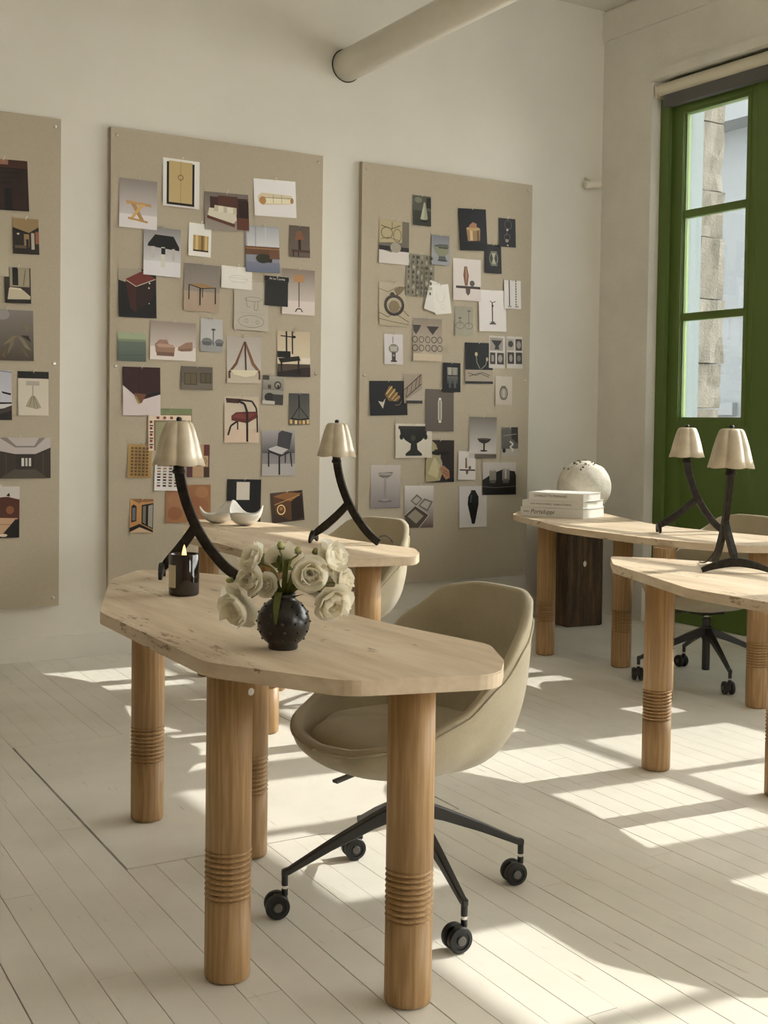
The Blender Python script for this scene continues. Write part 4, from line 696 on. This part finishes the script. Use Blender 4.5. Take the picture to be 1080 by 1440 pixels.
def caster(t, loc, yaw):
    R = .032
    def part(nm, mk, m_, par):
        if nm not in shared:
            o = obj(nm, mk(), m_, par); shared[nm] = o.data
        else: o = obj(nm, None, None, par, mesh=shared[nm])
        return o
    def stem():
        b = nb(); lathe(b, [(.0085, .082), (.0085, .112)], 16); lathe(b, [(.0085, .056), (.0085, .074)], 16); box(b, -.004, .028, -.006, .006, .026, .06); return b
    c = part('caster', stem, M_black, t); c.location = loc; c.rotation_euler = (0, 0, yaw)
    part('chrome_ring', lambda: lathe(nb(), [(.0075, .0735), (.0075, .083)], 16), M_chrome, c)
    for s in (-1, 1):
        def wh():
            b = nb(); lathe(b, [(.010, -.010), (.026, -.010), (.031, -.007), (R, -.003), (R, .004), (.030, .008), (.022, .009), (.021, .006), (.012, .006), (.011, .0095), (.0, .0095)], 32, cap=False); return b
        w_ = part('wheel', wh, M_rub, c); w_.location = (.020, s * .0165, R); w_.rotation_euler = (-s * PI / 2, 0, 0)
        def hc(): return lathe(nb(), [(.0115, .0), (.0115, .0115), (.009, .0125)], 20)
        h_ = part('hub_cap', hc, M_grey, c); h_.location = (.020, s * .0165, R); h_.rotation_euler = (-s * PI / 2, 0, 0)
def chair(label, x, y, rz, rot, casters):
    t = make_chair(); t.location = (x, y, 0); t.rotation_euler = (0, 0, rz)
    base_arms(t, rot - rz, [c - rz for c in casters])
    return tag(t, label, 'chair', 'upholstered swivel chairs at the desks')
chair('khaki upholstered swivel chair tucked under the desk nearest the camera', 1.82, 2.807, math.radians(2), math.radians(81), [VR + PI + .35, VR + PI + .2, VR + PI + .45, VR + PI + .3])
chair('beige upholstered swivel chair behind the desk with petal bowls', 2.83, 4.98, math.radians(14), math.radians(50), [1.0, 2.0, 4.0, 5.0])
chair('cream upholstered swivel chair between sunlit desk and green door', 4.70, 4.515, math.radians(-4), math.radians(63), [VR + PI * .5 + .5, VR + PI / 2, VR + PI / 2 + .1, VR + PI / 2])

# ------------------------------------------------------------------ lamps (local x along the lamp plane, origin under the shade axis)
def make_lamp(sx=.042, fl=.12):
    t = empty('table_lamp')
    b = nb(); NL, n = 6, 96
    prof = [(.0, .0), (.028, .0), (.039, -.002), (.046, -.009), (.0565, -.036), (.068, -.075), (.077, -.112), (.087, -.142)]
    def fr(r, z, a):
        k = abs(math.cos(NL * a / 2)); return r * (1 - (.13 * (1 - k) ** 1.3 if r > .03 else .0))
    def zz(z, a, r): return z - (.004 * abs(math.cos(NL * a / 2)) if r > .08 else 0)
    rings = []
    for off in (0, .003):
        pr_ = prof if off == 0 else prof[::-1]
        for r, z in pr_:
            rr = max(r - off, .0005)
            rings.append([b.verts.new((fr(rr, z, 2 * PI * i / n) * math.cos(2 * PI * i / n), fr(rr, z, 2 * PI * i / n) * math.sin(2 * PI * i / n), .52 + zz(z, 2 * PI * i / n, r) - off * (1 if r < .08 else .3))) for i in range(n)])
    for A, B in zip(rings, rings[1:]):
        for i in range(n): b.faces.new((A[i], A[(i + 1) % n], B[(i + 1) % n], B[i]))
    bmesh.ops.recalc_face_normals(b, faces=b.faces[:])
    obj('shade', b, M_shade, t, True)
    b = nb(); lathe(b, [(.002, .515), (.009, .522), (.010, .528), (.006, .533), (.0, .534)], 14, cap=False); obj('finial', b, M_black, t, True)
    b = nb(); tube(b, [(0, 0, .385), (0, 0, .52)], .004, 8); obj('rod', b, M_black, t)
    b = nb(); lathe(b, [(.012, .345), (.020, .348), (.022, .356), (.018, .362), (.0185, .40), (.021, .402), (.021, .408), (.01, .412)], 14); obj('socket', b, M_bronze, t)
    rr = random.Random(2)
    sect = [(-.85, -1.15), (-.7, -1.35), (.7, -1.35), (.85, -1.15), (.85, 1.15), (.7, 1.35), (-.7, 1.35), (-.85, 1.15)]
    st = spline([(.002, 0, .352), (.012, 0, .30), (.030, 0, .24), (.060, 0, .17), (.098, 0, .108), (.150, 0, .045), (.196, 0, .0085)], 6)
    b = nb(); tube(b, st, [.0122 for i in range(len(st))], up=Vector((0, 1, 0)), sect=sect); obj('stem', b, M_bronze, t)
    b = nb(); tube(b, spline([(.058, 0, .176), (.058 - (.058 + sx) * .3, 0, .125), (.058 - (.058 + sx) * .65, 0, .075), (-sx + .004, 0, .036)], 4), [.011, .0115, .0115, .012, .012, .0125, .0125, .0125, .013, .0125, .012, .010, .009], up=Vector((0, 1, 0)), sect=sect); obj('strut', b, M_bronze, t)
    ar = [(-sx, -fl, .006), (-sx, -fl * .7, .020), (-sx, -fl * .3, .032), (-sx, 0, .036), (-sx, fl * .3, .032), (-sx, fl * .7, .020), (-sx, fl, .006)]
    b = nb(); sp = spline(ar, 4); L = len(sp); tube(b, sp, [.0062 + .0055 * math.sin(PI * i / (L - 1)) for i in range(L)], up=Vector((1, 0, 0)), sect=sect); obj('arched_foot', b, M_bronze, t)
    return t
def cord(lamp, pts):
    b = nb(); tube(b, spline(pts, 6), .0028, 6); return obj('cord', b, M_black, lamp, True)
def lamp(src, label, stem_foot, rz, sc=1.0):
    t = src if src else None
    t.scale = (sc, sc, sc); t.rotation_euler = (0, 0, rz)
    off = Matrix.Rotation(rz, 3, 'Z') @ Vector((.196 * sc, 0, 0))
    t.location = (stem_foot[0] - off.x, stem_foot[1] - off.y, TZ + 0.003)
    return tag(t, label, 'lamp', 'bronze desk lamps with ivory shades')
L0 = make_lamp(.052, .055); L2 = make_lamp(.10, .055); L3 = make_lamp(.13, .04); L4 = make_lamp(.10, .125)
lamp(L0, 'bronze table lamp with ivory fluted shade beside the lit candle', (1.775, 3.80), VR + 0.05)
lamp(L2, 'bronze table lamp with ivory fluted shade on the desk with petal bowls', (2.815, 4.60), VR - 0.25)
lamp(L3, 'bronze table lamp on the desk with books, in front of the green door', (4.676, 4.385), VR)
lamp(L4, 'bronze table lamp at the right edge, seen along its legs, arched foot forward', (3.636, 3.46), math.radians(58.7))
cord(L0, [(.19, 0, .010), (.215, .02, .006), (.24, .06, .004), (.25, .10, .004)])
cord(L2, [(.18, .01, .02), (.20, .03, .035), (.225, .05, .03), (.238, .07, .004)])
cord(L4, [(.05, .01, .16), (.06, .02, .09), (.10, .05, .02), (.17, .06, .004), (.22, .05, .004)])

# ------------------------------------------------------------------ things on the desks
# candle
cx, cy = 1.475, 3.535
ca = tag(empty('candle', (cx, cy, TZ)), 'lit candle in dark amber glass tumbler with cream label', 'candle')
b = nb(); lathe(b, [(.040, .0), (.0445, .003), (.0455, .008), (.0455, .124), (.0445, .1255), (.0425, .124), (.0425, .10), (.0425, .092)], 48, cap=False); b.faces.new([v for v in b.verts][:48][::-1]); obj('tumbler', b, M_candle, ca, True)
b = nb(); lathe(b, [(.0424, .085), (.0424, .092), (.0, .0915)], 32, cap=False); obj('wax', b, M_wax, ca)
b = nb(); tube(b, [(0, 0, .09), (.001, 0, .108)], .0012, 6); obj('wick', b, M_ink, ca)
b = nb(); lathe(b, [(.0, .102), (.0055, .107), (.0075, .116), (.006, .130), (.0025, .146), (.0, .153)], 14, cap=False); obj('flame', b, M_flame, ca, True)
va = math.atan2(-cy, -cx)   # towards the camera
b = nb(); n = 12; a0, a1 = va - math.radians(100), va - math.radians(32)
for i in range(n):
    p0, p1 = a0 + (a1 - a0) * i / n, a0 + (a1 - a0) * (i + 1) / n
    vs = [b.verts.new((.0459 * math.cos(p), .0459 * math.sin(p), z)) for p, z in ((p0, .026), (p1, .026), (p1, .094), (p0, .094))]; b.faces.new(vs)
obj('label', b, M_label, ca)
# black studded vase
vx, vy = 1.335, 2.604
vs_ = tag(empty('vase', (vx, vy, TZ)), 'round black studded ceramic vase holding white flowers', 'vase')
b = nb(); vr = .0615
prof = [(.0, .0), (.033, .0), (.035, .004)]
for k in range(1, 16):
    a = -PI / 2 + PI * k / 16
    if math.cos(a) * vr > (.034 if a < 0 else .028): prof.append((vr * math.cos(a), .062 + .060 * math.sin(a)))
prof += [(.027, .116), (.0265, .124), (.029, .128), (.027, .129), (.024, .124), (.022, .10), (.0, .09)]
lathe(b, prof, 48, cap=False); obj('body', b, M_glaze, vs_, True)
b = nb()
for j, (lat, cnt) in enumerate(((-38, 9), (-18, 11), (2, 12), (22, 11), (42, 8))):
    for i in range(cnt):
        a = 2 * PI * (i + .5 * (j % 2)) / cnt; la = math.radians(lat); d = Vector((math.cos(a) * math.cos(la), math.sin(a) * math.cos(la), math.sin(la)))
        p = Vector((d.x * vr, d.y * vr, .062 + .060 * d.z)); tube(b, [p - d * .001, p + d * .0018, p + d * .0032], [.0038, .0028, .0006], 7)
st_ = obj('studs', b, M_glaze, vs_, True); st_['kind'] = 'stuff'
# flowers
CAMR = Vector((.8516, -.524, 0)); UP = Vector((0, 0, 1)); TOC = Vector((-.524, -.8516, 0))
NECK = Vector((vx, vy, TZ + .112))
def petal(bm, R, size, cup, tw, rng, lay):
    rows = []
    for iu in range(6):
        u = iu / 5; row = []
        hw = size * .62 * math.sin(min(1, u * 1.12 + .10) * PI * .62) ** .8
        for iv in range(5):
            v = iv / 4 * 2 - 1
            rad = size * (.10 + .95 * u * math.cos(cup * u)); h = size * (1.02 * u * math.sin(cup * (.35 + .65 * u)))
            y = v * hw; rad -= abs(v) ** 2 * hw * .35; h += abs(v) ** 2 * hw * .22 + math.sin(v * 5 + tw * 3) * size * .075 * u
            h += rng.uniform(-.03, .03) * size
            row.append(bm.verts.new(R @ (Matrix.Rotation(tw, 3, 'Z') @ Vector((rad, y, h)))))
        rows.append(row)
    for A, B in zip(rows, rows[1:]):
        for i in range(4): bm.faces.new((A[i], A[i + 1], B[i + 1], B[i]))
def flower(px, label, facing, size, kind, seed, depth=0.0):
    rng = random.Random(seed)
    H = Vector((vx, vy, TZ)) + CAMR * px[0] + UP * px[1] + TOC * depth
    t = tag(empty('flower', tuple(NECK)), label, 'flower', 'cut white flowers in the black vase')
    f = (CAMR * facing[0] + UP * facing[1] + TOC * facing[2]).normalized(); R = f.to_track_quat('Z', 'Y').to_matrix(); hl = H - NECK
    base = hl - f * size * .15
    mid = Vector((base.x * .35, base.y * .35, max(base.z * .75, .03)))
    b = nb(); tube(b, spline([Vector((hl.x * .03, hl.y * .03, -.05)), Vector((hl.x * .06, hl.y * .06, .0)), mid, base - f * size * .25, base], 5), .0021, 6); obj('stem', b, M_stem, t, True)
    if kind == 'bud':
        b = nb(); lathe(b, [(.0, -.25 * size), (.30 * size, -.12 * size), (.42 * size, .2 * size), (.30 * size, .55 * size), (.0, .72 * size)], 14, cap=False)
        for v in b.verts: v.co = R @ v.co + hl
        obj('bud', b, M_bud, t, True)
    else:
        b = nb()
        for lay, (cnt, cup, sz) in enumerate(((5, .35, 1.0), (5, .70, .92), (5, 1.05, .78), (4, 1.35, .55))):
            if kind == 'loose' and lay == 0: cup = .05
            for k in range(cnt): petal(b, R, size * sz * rng.uniform(.9, 1.08), cup * rng.uniform(.85, 1.15), 2 * PI * k / cnt + lay * .6 + rng.uniform(-.2, .2), rng, lay)
        for v in b.verts: v.co += hl
        obj('bloom', b, M_petal, t, True)
    b = nb()
    for k in range(5):
        a = 2 * PI * k / 5; rows = []
        for u, wd in ((0, .12), (.5, .20), (1, .02)):
            c = Vector((math.cos(a), math.sin(a), 0)); sdir = Vector((-math.sin(a), math.cos(a), 0))
            q_ = c * size * (.08 + .52 * u) + Vector((0, 0, (-.22 + (.30 if kind == 'bud' else .12) * u * u) * size))
            rows.append([b.verts.new(R @ (q_ + sdir * wd * size * s) + hl) for s in (-1, 1)])
        for A, B in zip(rows, rows[1:]): b.faces.new((A[0], A[1], B[1], B[0]))
    obj('sepals', b, M_leaf, t)
    return t
FS = [((-.062, .205), 'white bloom at the upper left of the bouquet, turned left', (-.7, .5, .5), .036, 'full', 1, .01),
      ((-.068, .158), 'white bloom at the middle left of the bouquet', (-.5, .25, .8), .034, 'full', 2, .03),
      ((-.095, .105), 'large drooping white bloom at the lower left of the bouquet', (-.55, -.35, .7), .048, 'loose', 3, .03),
      ((.062, .178), 'white bloom right of centre facing the camera', (.15, .1, 1), .040, 'full', 4, .04),
      ((.102, .208), 'white bloom at the upper right of the bouquet', (.6, .25, .35), .042, 'loose', 5, .0),
      ((.108, .122), 'large white bloom hanging at the lower right of the bouquet', (.45, -.45, .75), .046, 'full', 6, .03),
      ((-.006, .195), 'white bloom at the back centre of the bouquet', (0, .4, -.6), .042, 'full', 7, -.04),
      ((-.036, .150), 'small white bloom low in the bouquet centre', (-.2, .1, .8), .028, 'full', 8, .02),
      ((.130, .158), 'small white bloom at the far right of the bouquet', (.8, .2, .4), .032, 'loose', 9, .0),
      ((-.008, .236), 'green and white flower bud standing highest in the bouquet', (.1, 1, .1), .022, 'bud', 10, .01),
      ((.032, .226), 'green flower bud right of the highest bud', (.15, 1, .15), .020, 'bud', 11, .01),
      ((-.122, .157), 'round green flower bud poking out at the far left', (-1, .05, .3), .019, 'bud', 12, .0),
      ((.072, .224), 'leafy green bud above the upper right bloom', (.2, 1, .1), .018, 'bud', 13, .0)]
for f_ in FS: flower(f_[0], f_[1], f_[2], f_[3] * (1.0 if f_[4] == 'bud' else 1.13), *f_[4:])
def leaf(pts, wd, label):
    pts = spline([Vector(p) for p in pts], 4); b = nb(); rows = []
    for i, p in enumerate(pts):
        u = i / (len(pts) - 1); w_ = wd * math.sin(PI * min(.97, .12 + .86 * u)) ** .7
        rows.append([b.verts.new(p - CAMR * w_), b.verts.new(p + TOC * w_ * .25), b.verts.new(p + CAMR * w_)])
    for A, B in zip(rows, rows[1:]):
        for k in range(2): b.faces.new((A[k], A[k + 1], B[k + 1], B[k]))
    bmesh.ops.solidify(b, geom=b.faces[:], thickness=.0006)
    o = obj('leaf', b, M_stem, None, True); o.location = NECK
    return tag(o, label, 'leaf', 'green leaves in the black vase')
leaf([(0, 0, .0), CAMR * -.008 + TOC * .028 + UP * .022, CAMR * -.010 + TOC * .052 + UP * .012, CAMR * -.012 + TOC * .068 - UP * .015, CAMR * -.012 + TOC * .072 - UP * .045], .0085, 'long green leaf hanging over the front of the black vase')
for k, (a, ln, lb) in enumerate(((-.9, .06, 'green leaf pointing left from the vase mouth'), (.75, .055, 'green leaf pointing right from the vase mouth'), (-.35, .07, 'upright green leaf leaning left between stems'), (.35, .075, 'upright green leaf leaning right between stems'),
    (-1.25, .05, 'low green leaf spreading left over the vase rim'), (1.2, .05, 'low green leaf spreading right over the vase rim'), (-.62, .085, 'long green leaf rising towards the left blooms'), (.58, .08, 'long green leaf rising towards the right blooms'), (.05, .095, 'tall green leaf in the middle of the stems'))):
    dd = CAMR * math.sin(a) + UP * math.cos(a); leaf([(0, 0, -.02), dd * ln * .4 + TOC * .012, dd * ln + TOC * .02], .0065, lb)

# porcelain petal bowls on the second desk
def petal_bowl(loc, rz, sx, sy, h, tips, label):
    b = nb(); N, K = 48, 8; rows = []
    for side in (0, 1):
        for k in (range(K + 1) if side == 0 else range(K, -1, -1)):
            s = k / K; row = []
            for i in range(N):
                a = 2 * PI * i / N; tp_ = sum(max(0, math.cos((a - ta) / 1.0)) ** pw * hh for ta, hh, pw in tips)
                rr = math.sin(s * PI / 2) ** .8 * (1 + .10 * tp_ * s) ; z = h * (1 - math.cos(s * PI / 2)) * (.55 + .75 * tp_)
                o_ = .004 if side else 0
                row.append(b.verts.new((rr * (sx - o_) * math.cos(a), rr * (sy - o_) * math.sin(a), z + (o_ if s < 1 else .0))))
            rows.append(row)
    for A, B in zip(rows, rows[1:]):
        for i in range(N): b.faces.new((A[i], A[(i + 1) % N], B[(i + 1) % N], B[i]))
    bmesh.ops.recalc_face_normals(b, faces=b.faces[:])
    o = obj('petal_bowl', b, M_porc, None, True); o.location = loc; o.rotation_euler = (0, 0, rz); return tag(o, label, 'bowl', 'porcelain petal bowls')
petal_bowl((2.725, 5.74, TZ + .001), VR, .082, .066, .105, [(0.1, .55, 5), (2.5, .85, 6), (4.3, .12, 3)], 'white porcelain petal bowl in front, with pointed lips')
petal_bowl((2.655, 5.93, TZ + .001), VR, .088, .062, .085, [(3.2, .60, 6), (1.0, 1.0, 6), (-0.6, .12, 3)], 'white porcelain petal bowl behind, low pointed tip to the left')
# books
bdir = Vector((4.654 - 4.4864, 5.4244 - 5.7719, 0)).normalized(); bang = math.atan2(bdir.y, bdir.x)
def book(label, a0, length, depth, z0, th, rot, back):
    o = tag(empty('book', (4.4864 + bdir.x * a0, 5.7719 + bdir.y * a0, TZ + z0), bang + rot), label, 'book', 'white books stacked on the sunlit desk')
    b = nb(); box(b, 0, length, 0, .0035, 0, th); box(b, 0, length, .0035, depth, 0, .003); box(b, 0, length, .0035, depth, th - .003, th); bevel(b, .001); obj('cover', b, M_book, o)
    b = nb(); box(b, .004, length - .004, .0036, depth - .004, .0031, th - .0031); obj('pages', b, M_page, o)
    return o
def spine(o, txt, x, z, size, sh=0.0): lettering(txt, size, o, Matrix.Translation((x, -.0004, z)) @ Matrix.Rotation(PI / 2, 4, 'X'), None, sh)
B1 = book('white book at the bottom of the stack, with italic spine lettering', 0.0, .385, .33, 0, .052, .03, 0)
spine(B1, 'PIERO', .018, .027, .014); spine(B1, 'Portaluppi', .062, .028, .035, .25)
B2_ = book('white book in the middle of the stack, with small grey spine lettering', 0.01, .37, .34, .053, .040, .05, 0)
spine(B2_, 'LOST WAYS OF BEING   WORDS OF BEING', .05, .020, .013)
B3 = book('white book on top of the stack, with capital spine lettering', 0.05, .335, .27, .094, .046, .02, 0)
spine(B3, 'CHARLOTTE PERRIAND', .035, .026, .019)
# stump and stoneware vase in the corner
sp = tag(empty('stump', (5.30, 6.28, 0)), 'dark charred wooden block standing in the corner behind the sunlit desk', 'stump')
b = nb(); N = 8; pts = [(-.17, -.155), (-.155, -.18), (.10, -.205), (.17, -.15), (.19, .10), (.12, .17), (-.08, .18), (-.16, .12)]
pts = [(-.14, .075), (-.165, -.165), (.105, -.19), (.175, -.10), (.19, .13), (.02, .20)]
vlo = [b.verts.new((x, y, .0)) for x, y in pts]; vhi = [b.verts.new((x * .98, y * .98, .70)) for x, y in pts]
b.faces.new(vlo[::1]); b.faces.new(vhi[::-1])
for i in range(len(pts)): b.faces.new((vlo[i], vhi[i], vhi[(i + 1) % len(pts)], vlo[(i + 1) % len(pts)]))
bmesh.ops.recalc_face_normals(b, faces=b.faces[:]); bevel(b, .012, 2)
obj('block', b, M_stump, sp)
b = nb(); bmesh.ops.create_icosphere(b, subdivisions=1, radius=.014)
for v in b.verts: v.co = Vector((v.co.x * 1.0, v.co.y * .35, v.co.z * 1.5))
kn = obj('pale_chip', b, M_page, sp); kn.location = (-.04, -.182, .40)
rv = tag(empty('round_vase', (5.025, 5.848, TZ)), 'round rough white stoneware vase behind the books on the sunlit desk', 'vase')
b = nb(); bmesh.ops.create_icosphere(b, subdivisions=5, radius=1)
from mathutils import noise as mn
for v in b.verts:
    d = v.co.normalized(); k = 1 + .02 * mn.noise(d * 2.2) + .008 * mn.noise(d * 9)
    top = max(0, d.z - .55); k += top * .10 * mn.noise(d * 14)
    v.co = Vector((d.x * .163 * k, d.y * .163 * k, .155 + d.z * .158 * k)); v.co.z = max(v.co.z, .001)
obj('body', b, M_stone, rv, True)
b = nb(); rg = random.Random(4)
for k in range(90):
    a = rg.uniform(0, 2 * PI); r = abs(rg.gauss(0, .062)) ; r = min(r, .12); z = .155 + .158 * math.sqrt(max(0, 1 - (r / .163) ** 2))
    s_ = rg.uniform(.004, .010)
    m4 = Matrix.Translation((r * math.cos(a), r * math.sin(a), z)) @ Matrix.Rotation(rg.uniform(0, 3), 4, 'X') @ Matrix.Diagonal((s_, s_ * .7, s_ * 1.1, 1))
    bmesh.ops.create_icosphere(b, subdivisions=1, radius=1, matrix=m4)
cr = obj('crust', b, M_crust, rv); cr['kind'] = 'stuff'
# little wall camera near the corner
wc = tag(empty('wall_camera', (5.60, BWY, 2.935)), 'small white tubular camera on the back wall near the corner', 'camera')
b = nb(); tube(b, [(0, 0, .0), (.012, -.03, -.012), (.03, -.05, -.035)], .007, 8); obj('arm', b, M_pipe, wc, True)
b = nb(); tube(b, [(-.025, -.035, -.055), (.075, -.075, -.040)], .024, 20); tube(b, [(.03, -.055, -.03), (.06, -.068, -.018)], .006, 6); obj('body', b, M_pipe, wc, False)
b = nb(); tube(b, [(.0748, -.075, -.040), (.0765, -.0757, -.0397)], .016, 16); obj('lens', b, M_grey, wc)
